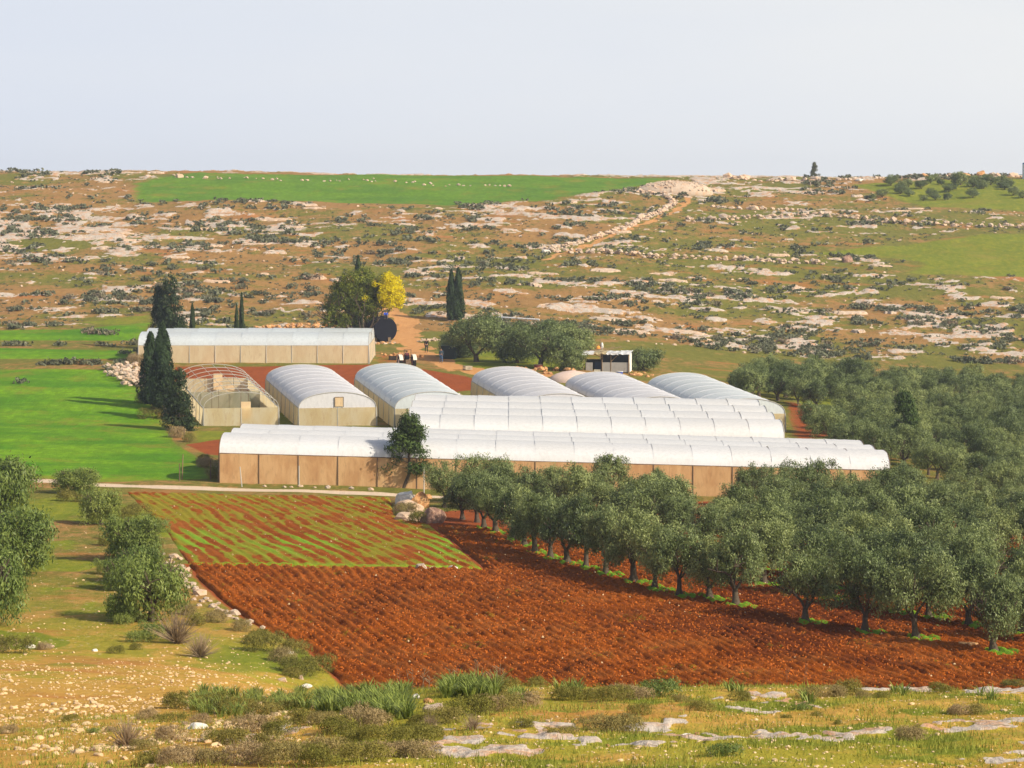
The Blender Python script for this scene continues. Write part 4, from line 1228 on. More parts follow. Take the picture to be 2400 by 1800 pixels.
    yl = [B(852, 618, 20, -1.4), B(862, 638, 17, -1.2), B(858, 652, 13, -1.0), B(842, 603, 15, -1.2), B(842, 632, 19, -1.8), B(848, 655, 10, -1.6), B(790, 640, 5, -2.6), B(828, 622, 9, -1.9), B(826, 642, 8, -2.0), B(832, 655, 8, -1.6), B(812, 612, 5, -1.8)]
    c, n, t = blob_leaves(yl, 6500, rng, 12, 0.14, 0.9, 0.2)
    link('blossom', leaf_mesh('blossom', c, n, 0.24, 0.11, MATS['blossom'], t, rng), root)
    mb = MB()
    for k in range(5):
        a = k * 1.26
        branchy(mb, (0, 0, -0.3), (math.cos(a) * 0.35, math.sin(a) * 0.35, 1), 3.0, 0.2, 3, rng, 0.4, 5)
    mb.build('trunk', MATS['bark'], root, smooth=True)

# ------------------------------------------------------------------ shrubs
def bush_vf(seed, n, L, Wd, h=0.62, spiky=False):
    rng = np.random.default_rng(seed)
    blobs = [(0, 0, h * 0.35, 0.8, 0.7, h * 0.62)]
    for k in range(6):
        a = rng.uniform(0, 6.28); r = rng.uniform(0.25, 0.75)
        q = rng.uniform(0.25, 0.45)
        blobs.append((r * math.cos(a), r * math.sin(a) * 0.8, h * rng.uniform(0.3, 0.72), q, q, q * 0.75))
    c, nn, t = blob_leaves(blobs, n, rng, 6, 0.035 if n > 500 else 0.07, 0.9, 0.5)
    c[:, 2] = np.maximum(c[:, 2], 0.0)
    return c, nn, t, rng, L, Wd

def bush_mesh(seed, n, L, Wd, mat, h=0.62, name='shrub'):
    c, nn, t, rng, L, Wd = bush_vf(seed, n, L, Wd, h)
    up = np.stack([c[:, 0] * 0.8, c[:, 1] * 0.8, np.full(len(c), 0.9)], 1)
    return leaf_mesh(name, c, nn, L, Wd, MATS[mat], t, rng, up)

def dry_bush_mesh(seed, n=260):
    rng = np.random.default_rng(seed); mb = MB()
    for k in range(n):
        a = rng.uniform(0, 6.28); e = rng.uniform(0.25, 1.5)
        d = Vector((math.cos(a) * math.cos(e), math.sin(a) * math.cos(e), math.sin(e)))
        L = rng.uniform(0.5, 1.0); b = Vector(rng.normal(size=3)) * 0.12
        mb.tube([(0, 0, 0), d * L * 0.55 + b * 0.3, d * L + b], [0.012, 0.008, 0.003], 3, cap=False)
    return mb.mesh('dry_shrub', MATS['twig'])

def slab_mesh(seed, nx=30, ny=12, mat='rock', step=0.5):
    """low limestone outcrop, unit half-size 1 x 1, thickness 1"""
    u = np.linspace(-1.15, 1.15, nx); v = np.linspace(-1.15, 1.15, ny)
    U, V = np.meshgrid(u, v, indexing='ij')
    x = U.ravel(); y = V.ravel()
    rr = np.hypot(x, y) + (fbm(x * 1.7 + seed * 9, y * 1.7, seed, 4) - 0.5) * 0.9
    top = sstep(1.0, 0.82, rr)
    st = np.floor(fbm(x * 1.2, y * 2.2 + seed, seed + 3, 3) * 6) / 6
    z = top * (0.45 + 0.9 * st + 0.5 * (fbm(x * 5, y * 5, seed + 8, 3) - 0.5)) - 0.45 * (1 - top)
    idx = np.arange(nx * ny).reshape(nx, ny)
    q = np.stack([idx[:-1, :-1], idx[1:, :-1], idx[1:, 1:], idx[:-1, 1:]], -1).reshape(-1, 4)
    zf = z[q].max(1)
    q = q[zf > -0.40]
    used, inv = np.unique(q, return_inverse=True)
    return new_mesh('limestone_outcrop', np.stack([x, y, z], 1)[used], inv.reshape(-1, 4), MATS[mat])

def slope_rot(x, y, e=1.5):
    zx = (hz(x + e, y) - hz(x - e, y)) / (2 * e); zy = (hz(x, y + e) - hz(x, y - e)) / (2 * e)
    return (math.atan(zy), -math.atan(zx), 0)

def hill_cover():
    rng = np.random.default_rng(33)
    n = 60000
    y = rng.uniform(398, 668, n); x = rng.uniform(-0.2, 0.2, n) * y
    g, rd, rock, road, hill, left, lush = zones(x, y)
    rn = rock_noise(x, y)
    den = sstep(0.40, 0.62, fbm(x / 11 + 7, y / 8, 131, 4)) * (0.10 + 0.9 * sstep(0.42, 0.55, rn)) 
    den *= (1 - np.clip(g * 1.5, 0, 1)) * (1 - road)
    den = np.where(rd > 0.3, 0, den)
    bald = (y > 612) & (x / y > -0.135) & (x / y < 0.10)
    ok = (rng.random(n) < den * 0.26) & ~bald
    x, y = x[ok], y[ok]
    print('hill bushes', len(x))
    s = rng.uniform(0.45, 1.25, len(x)) * (0.8 + 0.5 * fbm(x / 20, y / 20, 5, 2))
    # extra lines of shrubs on the green terraces at the left
    ex = [(205, 722), (222, 722), (235, 724), (190, 718), (215, 748), (235, 750), (60, 748), (125, 789), (95, 789), (180, 787), (270, 765), (262, 790), (250, 796), (15, 748), (40, 748),
          (280, 745), (300, 765), (240, 800), (270, 800), (130, 748), (150, 787), (205, 789), (305, 780), (45, 830)]
    ep = [at(a, b, 250) for a, b in ex]
    x = np.concatenate([x, [p.x for p in ep]]); y = np.concatenate([y, [p.y for p in ep]])
    s = np.concatenate([s, rng.uniform(0.9, 1.5, len(ep))])
    z = H(x, y)
    order = np.argsort(-s / y)
    protos = [bush_mesh(700 + k, 190, 0.30, 0.15, 'bush', 0.6) for k in range(5)]
    for k, i in enumerate(order[:290]):
        m = protos[k % 5]
        o = link('hill_shrub', m, None, (x[i], y[i], z[i] - 0.08), (0, 0, rng.uniform(0, 6.28)), (s[i] * 1.1, s[i] * 1.1, s[i] * rng.uniform(0.8, 1.1)))
        if k and False: pass
        px = 512 + F * x[i] / y[i]
        if y[i] < 397: lab, gr = 'dark shrub on the green terraces left of the beige-sided greenhouse', 'shrubs on the green terraces'
        elif px < 340: lab, gr = 'large spiny shrub among pale rock on the left part of the hillside', 'large shrubs on the left hillside'
        elif px < 680: lab, gr = 'large spiny shrub on the grassy middle part of the hillside', 'large shrubs on the middle hillside'
        else: lab, gr = 'large spiny shrub on the right part of the hillside above the olive grove', 'large shrubs on the right hillside'
        tag(o, lab, 'shrub', gr)
    rest = order[290:]
    n2 = 26000
    y2 = rng.uniform(398, 660, n2); x2 = rng.uniform(-0.19, 0.19, n2) * y2
    g2, rd2, rock2, road2, _, _, _ = zones(x2, y2)
    ok2 = rng.random(n2) < 0.42 * sstep(0.38, 0.55, fbm(x2 / 7, y2 / 6, 171, 4)) * (g2 < 0.25) * (road2 < 0.3) * ~((y2 > 612) & (x2 / y2 > -0.135) & (x2 / y2 < 0.10))
    x2, y2 = x2[ok2], y2[ok2]; s2 = rng.uniform(0.16, 0.42, len(x2)); print('small scrub', len(x2))
    x = np.concatenate([x, x2]); y = np.concatenate([y, y2]); s = np.concatenate([s, s2]); z = np.concatenate([z, H(x2, y2) + 0.02])
    rest = np.concatenate([rest, np.arange(len(x) - len(x2), len(x))])
    pr = []
    for k in range(5):
        c, nn, t, r2, L, Wd = bush_vf(720 + k, 54, 0.5, 0.26)
        me = leaf_mesh('t', c, nn, 0.52, 0.27, MATS['bush'], t, r2)
        v = np.zeros(len(me.vertices) * 3, np.float32); me.vertices.foreach_get('co', v)
        f = np.arange(len(me.vertices)).reshape(-1, 4)
        pr.append((v.reshape(-1, 3).astype(float), f, np.repeat(t, 4)))
        bpy.data.meshes.remove(me)
    o = scatter('hillside_scrub', pr, np.stack([x[rest], y[rest], z[rest] - 0.06], 1), s[rest], rng.uniform(0, 6.28, len(rest)), MATS['bush'])
    tag(o, 'grey-green thorny scrub scattered all over the rocky hillside', 'scrub', kind='stuff')
    # limestone outcrops
    n = 5000
    y = rng.uniform(400, 650, n); x = rng.uniform(-0.19, 0.19, n) * y
    g, rd, rock, road, hill, left, lush = zones(x, y)
    ok = (rng.random(n) < (0.05 + 0.6 * rock) * 0.15 * (g < 0.25) * (road < 0.2))
    x, y = x[ok][:270], y[ok][:270]
    sl = [slab_mesh(40 + k, 22, 12) for k in range(8)]
    for k in range(len(x)):
        w = rng.uniform(0.8, 3.2); d = rng.uniform(0.7, 1.8)
        o = link('limestone_outcrop', sl[k % 8], None, (x[k], y[k], hz(x[k], y[k])), slope_rot(x[k], y[k]), (w, d, rng.uniform(0.18, 0.42)))
        px = 512 + F * x[k] / y[k]
        if px < 340: lab, gr = 'pale flat limestone outcrop on the left part of the hillside', 'outcrops on the left hillside'
        elif px < 680: lab, gr = 'pale flat limestone outcrop on the middle part of the hillside', 'outcrops on the middle hillside'
        else: lab, gr = 'pale flat limestone outcrop on the right part of the hillside', 'outcrops on the right hillside'
        tag(o, lab, 'rock outcrop', gr)
    # loose stones
    n = 9000
    y = rng.uniform(395, 650, n); x = rng.uniform(-0.19, 0.19, n) * y
    g, rd, rock, road, hill, left, lush = zones(x, y)
    ok = (rng.random(n) < 0.05 + 0.5 * rock + 0.2 * (fbm(x / 8, y / 8, 3, 3) > 0.55)) & (g < 0.3) & (road < .5)
    x, y = x[ok], y[ok]
    pr = [rock_vf(60 + k, 1, 0.3, 0.7) for k in range(5)]
    o = scatter('hillside_stones', pr, np.stack([x, y, H(x, y)], 1), rng.uniform(0.10, 0.38, len(x)), rng.uniform(0, 6.28, len(x)), MATS['rock'])
    tag(o, 'loose pale stones strewn over the hillside', 'stones', kind='stuff')

def stone_wall(name, label, pts, step, size, dmin=300, mat='rock', rows=1, jit=0.3, big=0.0, cat='stone wall', limit=280):
    rng = np.random.default_rng(int(pts[0][0]))
    P = [at(a, b, dmin) for a, b in pts]
    root = link(name, None, None, P[0]); tag(root, label, cat)
    n = 0
    for p, q in zip(P[:-1], P[1:]):
        L = (q - p).length; m = max(1, int(L / step))
        for i in range(m):
            for r in range(rows):
                if n >= limit: break
                t = (i + rng.random() * 0.8) / m
                c = p.lerp(q, t); c.x += rng.normal() * jit; c.y += rng.normal() * jit
                s = size * rng.uniform(0.6, 1.3) * (1 + (big if rng.random() < 0.1 else 0))
                z = hz(c.x, c.y) + s * 0.25 + r * size * 0.75
                link('stone', rock_mesh(int(rng.integers(0, 8)), 1, mat, 0.7, 'stone'), root, (c.x - P[0].x, c.y - P[0].y, z - P[0].z),
                     (0, 0, rng.uniform(0, 6.28)), (s, s, s * 0.9)); n += 1
    return root

def boulder(p, s, lab, mat='rock', k=0, sub=3, flat=0.75, cat='boulder', group=None, sink=0.2, name='boulder', rz=None):
    o = link(name, rock_mesh(k, sub, mat, flat, name), None, (p.x, p.y, p.z + s[2] * (0.5 - sink) * flat * 0.6), (0, 0, random.uniform(0, 6.28) if rz is None else rz), s)
    return tag(o, lab, cat, group)

def build_walls_and_rocks():
    stone_wall('dry_stone_wall', 'curving dry stone wall beside the steep track below the skyline mound', [(1355, 497), (1385, 475), (1425, 460), (1452, 443), (1456, 434), (1430, 424), (1385, 419), (1345, 419)], 0.5, 0.46, rows=2, jit=0.35, big=0.7)
    stone_wall('dry_stone_wall', 'short dry stone wall running down from the track to the large pale stone', [(1350, 498), (1300, 510), (1255, 522), (1215, 533), (1180, 541)], 0.55, 0.5, rows=2)
    stone_wall('dry_stone_wall', 'long level dry stone wall in the middle of the right hillside', [(1185, 543), (1240, 546), (1330, 552), (1420, 560), (1500, 562), (1600, 566), (1690, 572), (1780, 575)], 0.85, 0.55, rows=2, jit=0.4)
    stone_wall('dry_stone_wall', 'row of big stones along the top of the right slope above the green strip', [(1480, 478), (1650, 470), (1760, 467), (1860, 476), (1980, 485), (2090, 489), (2230, 497)], 0.85, 0.5, rows=2, jit=0.5, big=0.8)
    stone_wall('dry_stone_wall', 'short broken line of stones right of the stone-walled track near the top', [(1530, 442), (1600, 448), (1680, 449), (1750, 452)], 0.8, 0.6, jit=0.3, big=0.6)
    stone_wall('dry_stone_wall', 'line of stones crossing the green field on the hilltop', [(325, 383), (420, 384), (500, 386), (600, 388), (700, 390), (790, 392), (900, 397), (1050, 401), (1130, 402)], 1.5, 0.42, jit=1.3, big=1.1)
    stone_wall('dry_stone_wall', 'rubble line along the skyline at the right', [(1550, 386), (1700, 390), (1820, 389), (1960, 386), (2080, 383), (2230, 384)], 0.7, 0.6, rows=1, jit=0.9, big=1.1)
    stone_wall('rubble_bank', 'reddish rubble bank behind the beige-sided greenhouse', [(560, 712), (620, 710), (680, 708), (730, 708)], 0.35, 0.42, 250, 'rockorange', 2, 0.7, cat='rubble bank')
    stone_wall('rubble_bank', 'pale rubble heap left of the tall cypress clump', [(255, 800), (285, 818), (305, 836)], 0.3, 0.42, 200, 'rock', 3, 1.1, cat='rubble bank')
    stone_wall('rubble_bank', 'rubble and orange stones beside the dirt road in the yard', [(1090, 806), (1150, 804), (1215, 806)], 0.4, 0.40, 300, 'rockorange', 2, 1.0, cat='rubble bank')
    stone_wall('dry_stone_wall', 'low broken stone wall on the left bank of the ploughed field', [(368, 1200), (392, 1232), (408, 1262), (432, 1290), (470, 1318), (520, 1340), (560, 1358)], 0.5, 0.17, 105, 'rock', 1, 0.28, big=1.0)
    stone_wall('stone_row', 'row of stones at the foot of the tan greenhouse wall', [(560, 1050), (640, 1054), (720, 1057), (800, 1061)], 0.9, 0.24, 150, 'rock', 1, 0.35, cat='stone row')
    # individual boulders
    def bo(a, b, w, h, lab, mat='rock', k=0, dmin=100, cat='boulder', dz=0, deep=0.8, flat=0.75):
        p = at(a, b, dmin); ww = w / 2.16016 * p.y / F / 2 / 1.0; hh = h / 2.16016 * p.y / F / 2 / flat
        p.z += dz
        return boulder(p, (ww, ww * deep, hh * 1.15), lab, mat, k, 3, flat, cat, rz=0.2)
    bo(878, 1090, 67, 58, 'large rounded white boulder at the corner of the striped field', 'rockwhite', 1)
    bo(907, 1096, 40, 58, 'orange-tinted upright boulder behind the rounded white one', 'rockorange', 2)
    bo(882, 1104, 78, 43, 'grey layered boulder in front of the rounded white one', 'rock', 3)
    bo(890, 1122, 75, 34, 'flat pale boulder lying left of the brown boulder', 'rock', 4)
    bo(934, 1129, 52, 55, 'dark brown pointed boulder at the edge of the olive row', 'rockbrown', 5)
    bo(924, 1078, 22, 14, 'small orange boulder behind the group at the field corner', 'rockorange', 6)
    bo(910, 1228, 34, 18, 'pale stone at the lower edge of the green striped field', 'rock', 1, cat='stone')
    bo(934, 1230, 20, 8, 'small flat stone right of the pale stone at the striped field edge', 'rock', 2, cat='stone')
    bo(978, 1229, 26, 11, 'grey stone at the lower right tip of the green striped field', 'rockwhite', 3, cat='stone')
    bo(2090, 1396, 50, 14, 'flat yellow-orange rock lying between the nearest olive trees', 'rockorange', 4)
    bo(425, 1578, 42, 28, 'round white rock among the foreground shrubs', 'rockwhite', 5, 40)
    bo(898, 1508, 22, 15, 'white rock in the asphodel band at the edge of the red field', 'rockwhite', 6, 40)
    bo(925, 1516, 24, 18, 'orange rock right of the white rock in the asphodel band', 'rockorange', 7, 40)
    bo(940, 1538, 60, 26, 'broad grey rock among shrubs below the asphodel band', 'rock', 0, 40)
    bo(1506, 1580, 20, 14, 'small orange-brown rock on the turf in the foreground', 'rockorange', 1, 40, 'stone')
    bo(1480, 1580, 34, 10, 'flat white stone beside the small orange-brown rock', 'rockwhite', 2, 40, 'stone')
    bo(1312, 1611, 16, 12, 'squarish orange stone on the bare rock in the foreground', 'rockorange', 3, 40, 'stone')
    bo(66, 1398, 22, 18, 'round white stone near the left edge above the stony ground', 'rockwhite', 4, 60, 'stone')
    bo(104, 1398, 24, 13, 'grey flat stone right of the round white one at the left', 'rock', 5, 60, 'stone')
    bo(205, 1408, 15, 8, 'white stone lying alone in the stony pasture', 'rockwhite', 6, 60, 'stone')
    bo(622, 1412, 24, 14, 'pale stone on top of the shrubby bank corner', 'rockwhite', 7, 60, 'stone')
    bo(610, 1470, 24, 14, 'pale stone below the dry grey shrubs at the field corner', 'rock', 0, 60, 'stone')
    bo(650, 1466, 16, 18, 'upright stone below the dry grey shrubs at the field corner', 'rock', 1, 60, 'stone')
    bo(660, 1485, 28, 14, 'low pale stone at the corner of the ploughed field', 'rockwhite', 2, 60, 'stone')
    for (a, b, w, h, m, lab) in [(1180, 545, 22, 14, 'rockwhite', 'large pale stone at the left end of the level dry stone wall'),
                                 (1830, 572, 30, 22, 'rockbrown', 'reddish pointed boulder on the right hillside'),
                                 (388, 384, 18, 16, 'rock', 'biggest boulder in the stone line of the hilltop field'),
                                 (533, 369, 20, 5, 'rockorange', 'small orange mound on the left skyline'),
                                 (2120, 384, 26, 22, 'rockorange', 'largest orange boulder on the right skyline'),
                                 (2082, 384, 28, 14, 'rockorange', 'orange boulder left of the largest one on the skyline'),
                                 (1995, 386, 24, 17, 'rockorange', 'pinkish boulder midway along the right skyline'),
                                 (1968, 386, 20, 12, 'rockorange', 'smaller boulder left of the pinkish skyline boulder'),
                                 (2155, 386, 30, 8, 'rock', 'flat rock right of the largest skyline boulder'),
                                 (1860, 392, 26, 10, 'rockwhite', 'white rock on the right skyline, right of the lone tree')]:
        bo(a, b, w, h, lab, m, int(a) % 8, 300)
    # rubble mound near the top
    p = at(1455, 417, 300)
    root = link('rubble_mound', None, None, p); tag(root, 'big pale mound of rubble at the top of the stone-walled track', 'rubble mound')
    rng = np.random.default_rng(8)
    v, f = ICO3; v = v * np.array([8.3, 3.6, 2.6]); v[:, 2] += (fbm(v[:, 0], v[:, 1], 3, 3) - 0.5) * 0.6
    link('core', new_mesh('core', v, f, MATS['rock'], None, True), root)
    for k in range(170):
        a = rng.uniform(math.pi, 2 * math.pi); r = rng.uniform(0, 1) ** 0.6; e = math.sqrt(max(0, 1 - r * r))
        s = rng.uniform(0.18, 0.42)
        link('stone', rock_mesh(k % 8, 1, 'rock', 0.7, 'stone'), root, (8.2 * r * math.cos(a), 3.5 * r * math.sin(a), 2.55 * e), (0, 0, k), (s, s, s))

def build_near_ground():
    M = MATS; rng = np.random.default_rng(44)
    # soil clods and stones over the ploughed field
    def pts_in(poly, n, seed, dens=None):
        r = np.random.default_rng(seed)
        xs = [p[0] for p in poly]; ys = [p[1] for p in poly]
        x = r.uniform(min(xs), max(xs), n); y = r.uniform(min(ys), max(ys), n)
        ok = in_poly(x, y, poly) & (np.abs(x) < 4 + y * 0.19)
        return x[ok], y[ok]
    x, y = pts_in(P_CORE, 60000, 1)
    pr = [rock_vf(80 + k, 1, 0.5, 0.75)  for k in range(3)]
    def oct(seed):
        r = np.random.default_rng(seed)
        v = np.array([[1, 0, 0], [-1, 0, 0], [0, 1, 0], [0, -1, 0], [0, 0, 1], [0, 0, -0.6]], float) * r.uniform(0.7, 1.3, (6, 3))
        return v, np.array([[0, 2, 4], [2, 1, 4], [1, 3, 4], [3, 0, 4], [2, 0, 5], [1, 2, 5], [3, 1, 5], [0, 3, 5]])
    po = [oct(k) for k in range(6)]
    sz = rng.uniform(0.025, 0.07, len(x))
    o = scatter('soil_clods', po, np.stack([x, y, H(x, y) + 0.05], 1), sz, rng.uniform(0, 6.28, len(x)), M['clod'])
    tag(o, 'clods of red earth turned up over the ploughed field', 'soil', kind='stuff')
    x, y = pts_in(P_CORE, 900, 2); x2, y2 = pts_in(S_CORE, 260, 3)
    x = np.concatenate([x, x2]); y = np.concatenate([y, y2])
    o = scatter('field_stones', po, np.stack([x, y, H(x, y) + 0.09], 1), 0.02 + 0.06 * rng.random(len(x)) ** 3, rng.uniform(0, 6.28, len(x)), M['stone'])
    tag(o, 'small pale stones lying on the red soil', 'stones', kind='stuff')
    # stony pasture at the lower left: biggest stones singly, the rest together
    n = 26000
    y = rng.uniform(42, 190, n); x = rng.uniform(-0.2, 0.0, n) * y
    left = 1 - sstep(-0.085, -0.055, x / y)
    wl = np.interp(y, [42, 62, 75, 112, 125, 160, 190], [-0.04, -0.05, -0.07, -0.064, -0.085, -0.115, -0.12])
    dens = left * (x / y < wl) * (0.10 + 0.9 * sstep(0.42, 0.6, fbm(x / 6, y / 9, 19, 3))) * np.interp(y, [42, 85, 110, 150, 190], [1, 1, 0.55, 0.2, 0.10])
    ok = rng.random(n) < dens * 0.8
    x, y = x[ok], y[ok]
    s = 0.020 + 0.075 * rng.random(len(x)) ** 3.5
    z = H(x, y)
    od = np.argsort(-s / y)
    for k, i in enumerate(od[:280]):
        o = link('pasture_stone', rock_mesh(k % 8, 2, 'stone', 0.7, 'pasture_stone'), None, (x[i], y[i], z[i] + s[i] * 0.2), (0, 0, rng.uniform(0, 6.28)), (s[i] * 1.25, s[i], s[i]))
        tag(o, 'fist to head sized pale stone in the stony pasture at the lower left', 'stone', 'stones in the stony pasture')
    r = od[280:]
    o = scatter('pasture_pebbles', [rock_vf(90 + k, 1, 0.4, 0.7) for k in range(4)], np.stack([x[r], y[r], z[r] + s[r] * 0.15], 1), s[r], rng.uniform(0, 6.28, len(r)), M['stone'])
    tag(o, 'small pale stones covering the pasture at the lower left', 'stones', kind='stuff')
    # stones on the turf at the right
    n = 2600
    y = rng.uniform(42, 66, n); x = rng.uniform(-0.09, 0.19, n) * y
    ok = fbm(x / 2.5, y / 3.5, 71, 3) > 0.47
    x, y = x[ok], y[ok]; s = rng.uniform(0.010, 0.032, len(x)) * (1 + (rng.random(len(x)) < 0.06) * 1.3)
    o = scatter('turf_stones', [rock_vf(95 + k, 1, 0.4, 0.7) for k in range(4)], np.stack([x, y, H(x, y) + s * 0.2], 1), s, rng.uniform(0, 6.28, len(x)), M['stone'])
    tag(o, 'little stones scattered in the foreground turf', 'stones', kind='stuff')

    # shrubs of the foreground
    near = [bush_mesh(800 + k, 4200, 0.075, 0.022, 'bush_near', 0.62) for k in range(5)]
    green = [bush_mesh(830 + k, 3000, 0.085, 0.028, 'olive_near', 0.66) for k in range(2)]
    dry = [dry_bush_mesh(850 + k) for k in range(3)]
    A = [(60, 420, 150), (130, 340, 220), (330, 335, 220), (430, 360, 170), (640, 380, 210), (500, 335, 150), (880, 425, 190), (1010, 425, 190), (1120, 470, 230), (1260, 450, 260),
         (1350, 425, 150), (760, 500, 210), (560, 500, 240), (460, 565, 210), (350, 560, 180), (200, 650, 230), (60, 560, 190), (1200, 540, 190), (1370, 530, 200), (1560, 565, 260),
         (1680, 520, 200), (1640, 430, 150), (1770, 430, 200), (1950, 400, 240), (2080, 370, 200), (2180, 365, 200), (700, 610, 250), (900, 650, 260), (1060, 655, 260), (1250, 690, 260),
         (1400, 650, 220), (1640, 645, 260), (520, 700, 270), (330, 700, 210), (760, 710, 270), (1000, 715, 250), (100, 705, 230), (-60, 700, 220), (-120, 600, 150), (2180, 235, 170), (830, 330, 130), (240, 430, 140)]
    B = [(60, 225, 160), (345, 185, 120), (430, 200, 170), (510, 190, 170), (640, 182, 200), (370, 325, 200), (480, 325, 210), (560, 260, 110), (210, 355, 120), (40, 333, 110), (1185, 258, 50), (1260, 220, 80),
         (1320, 245, 60), (1290, 168, 120), (1380, 165, 130), (1450, 160, 150), (1520, 182, 80), (1600, 184, 80), (1850, 165, 120), (1940, 240, 120), (2010, 240, 110), (1725, 340, 170), (928, 440, 150), (1410, 283, 50),
         (980, 192, 110), (820, 245, 120), (240, 185, 150), (720, 210, 80), (2140, 130, 70), (2190, 132, 90), (110, 140, 110)]
    items = [((380 + a / 2.6976) * 0.92167, (1540 + b / 2.6976) * 0.92167, w / 2.6976 * 0.92167) for a, b, w in A]
    items += [((1200 + a / 1.8433) * 0.92167, (1540 + b / 1.8433) * 0.92167, w / 1.8433 * 0.92167) for a, b, w in B]
    gidx = {42 + 4, 42 + 22, 42 + 11}
    for k, (a, b, w) in enumerate(items):
        p = at(a, b, 36); s = w / 2.16016 * p.y / F / 1.9 * (1.45 if k < 42 else 1.2)
        m = green[k % 2] if k in gidx else near[k % 5]
        o = link('thorny_shrub', m, None, (p.x, p.y, p.z - 0.03), (0, 0, rng.uniform(0, 6.28)), (s * 1.05, s * 1.05, s * rng.uniform(0.95, 1.25)))
        if k in gidx:
            lab, g = {46: 'bright green shrub on the field edge, right of a grey-green one', 64: 'lone bright green shrub on the turf near the bottom edge', 53: 'small dark green shrub in front of the white rock shelf'}[k], None
        elif k < 42: lab, g = 'low olive-brown thorny shrub in the dense band left of centre in the foreground', 'shrubs of the dense foreground band'
        else: lab, g = 'thorny shrub standing on the foreground turf and rock shelves at the right', 'shrubs on the foreground turf'
        tag(o, lab, 'shrub', g)
    # shrubs on the bank and in the pasture
    mid = [(575, 1408, 90, 'n'), (612, 1432, 80, 'n'), (545, 1392, 60, 'n'), (640, 1412, 70, 'n'), (650, 1455, 100, 'd'), (690, 1452, 80, 'd'), (630, 1462, 60, 'd'), (560, 1385, 60, 'n'), (520, 1362, 60, 'n'), (470, 1345, 60, 'n'),
           (345, 1150, 60, 'g'), (250, 1165, 70, 'g'), (262, 1210, 80, 'g'), (270, 1120, 60, 'n'), (190, 1085, 60, 'g'), (355, 1290, 60, 'n'), (395, 1330, 70, 'n'), (420, 1350, 60, 'n'), (340, 1240, 60, 'g'), (230, 1240, 60, 'g'), (300, 1388, 70, 'g'), (335, 1380, 80, 'g'), (265, 1350, 50, 'g'), (290, 1345, 60, 'g'), (250, 1262, 60, 'g'), (30, 1410, 90, 'n'), (95, 1403, 50, 'n'), (-5, 1405, 70, 'n'), (18, 1590, 50, 'n'), (150, 1565, 46, 'n'),
           (205, 1602, 34, 'g'), (240, 1606, 44, 'n'), (320, 1560, 70, 'n'), (250, 1412, 42, 'd'), (295, 1405, 36, 'd'), (330, 1180, 60, 'd'), (300, 1110, 70, 'd'), (232, 1180, 50, 'd'), (150, 1085, 60, 'n'), (880, 1112, 60, 'd'), (905, 1128, 60, 'n'),
           (450, 1010, 60, 'n'), (470, 1035, 50, 'n'), (440, 1000, 40, 'd'), (385, 945, 50, 'n'), (330, 905, 60, 'n'), (310, 870, 50, 'd'), (410, 955, 40, 'd'), (300, 790, 60, 'n'), (320, 785, 50, 'n')]
    for k, (a, b, w, t) in enumerate(mid):
        p = at(a, b, 60); s = w / 2.16016 * p.y / F / 1.9
        m = green[k % 2] if t == 'g' else near[k % 5]
        lo = link('bank_shrub', m, None, (p.x, p.y, p.z - 0.04), (0, 0, rng.uniform(0, 6.28)), (s * 1.05, s * 1.05, s * rng.uniform(1.1, 1.5)))
        if t == 'g': lab, g = 'dark green shrub in the shade of the bank olives', 'green shrubs under the bank olives'
        elif b > 1480: lab, g = 'small shrub alone in the stony pasture at the lower left', 'shrubs in the stony pasture'
        elif a > 430 and b > 1300: lab, g = 'grey thorny shrub on the bank at the left corner of the ploughed field', 'shrubs on the field bank'
        elif b > 1380: lab, g = 'grey-green shrub at the left edge above the stony pasture', 'shrubs at the left edge'
        elif b > 1060: lab, g = 'greyish shrub beside the bank or the boulders of the striped field', 'shrubs around the striped field'
        else: lab, g = 'scrubby bush near the roofless tunnel and the cypress clump', 'bushes near the cypress clump'
        tag(lo, lab, 'shrub', g)
    for k, (a, b, w, lab) in enumerate([(382, 1392, 120, 'large leafless brown bush standing at the end of the bank olives'), (432, 1420, 90, 'smaller leafless brown bush in front of the large one'),
                                        (1690 / 2.6976 * 0.92167 + 350, 1580, 60, 'pale leafless twiggy bush among the foreground shrubs'), (275, 1620, 110, 'reddish brown leafless twigs at the lower left'),
                                        (1965 / 2.6976 * 0.92167 + 350, 1590, 60, 'dry grassy tuft on the pale rock shelf')]):
        p = at(a, b, 40); s = w / 2.16016 * p.y / F / 1.7
        tag(link('leafless_bush', dry[k % 3], None, (p.x, p.y, p.z), (0, 0, k), (s, s, s * 1.15)), lab, 'bush')
    # asphodel leaves
    V = []; Tn = []
    def tuft(p, s, n=26):
        for i in range(n):
            a = rng.uniform(0, 6.28); e = rng.uniform(0.9, 1.45); L = s * rng.uniform(0.7, 1.1)
            d = np.array([math.cos(a) * math.cos(e), math.sin(a) * math.cos(e), math.sin(e)])
            b = np.array([-math.sin(a), math.cos(a), 0]) * 0.014
            o = np.array(p) + np.array([math.cos(a), math.sin(a), 0]) * 0.05
            mid = o + d * L * 0.6; tip = o + d * L + np.array([math.cos(a), math.sin(a), -0.6]) * L * 0.22
            V.extend([o - b, o + b, mid + b * 0.9, mid - b * 0.9, mid - b * 0.9, mid + b * 0.9, tip + b * 0.1, tip - b * 0.1]); Tn.extend([rng.random()] * 8)
    zonesA = [(180, 560, 250, 380, 55), (720, 1560, 215, 345, 150), (1380, 1580, 330, 405, 22), (1760, 2160, 190, 260, 55), (560, 760, 240, 330, 20)]
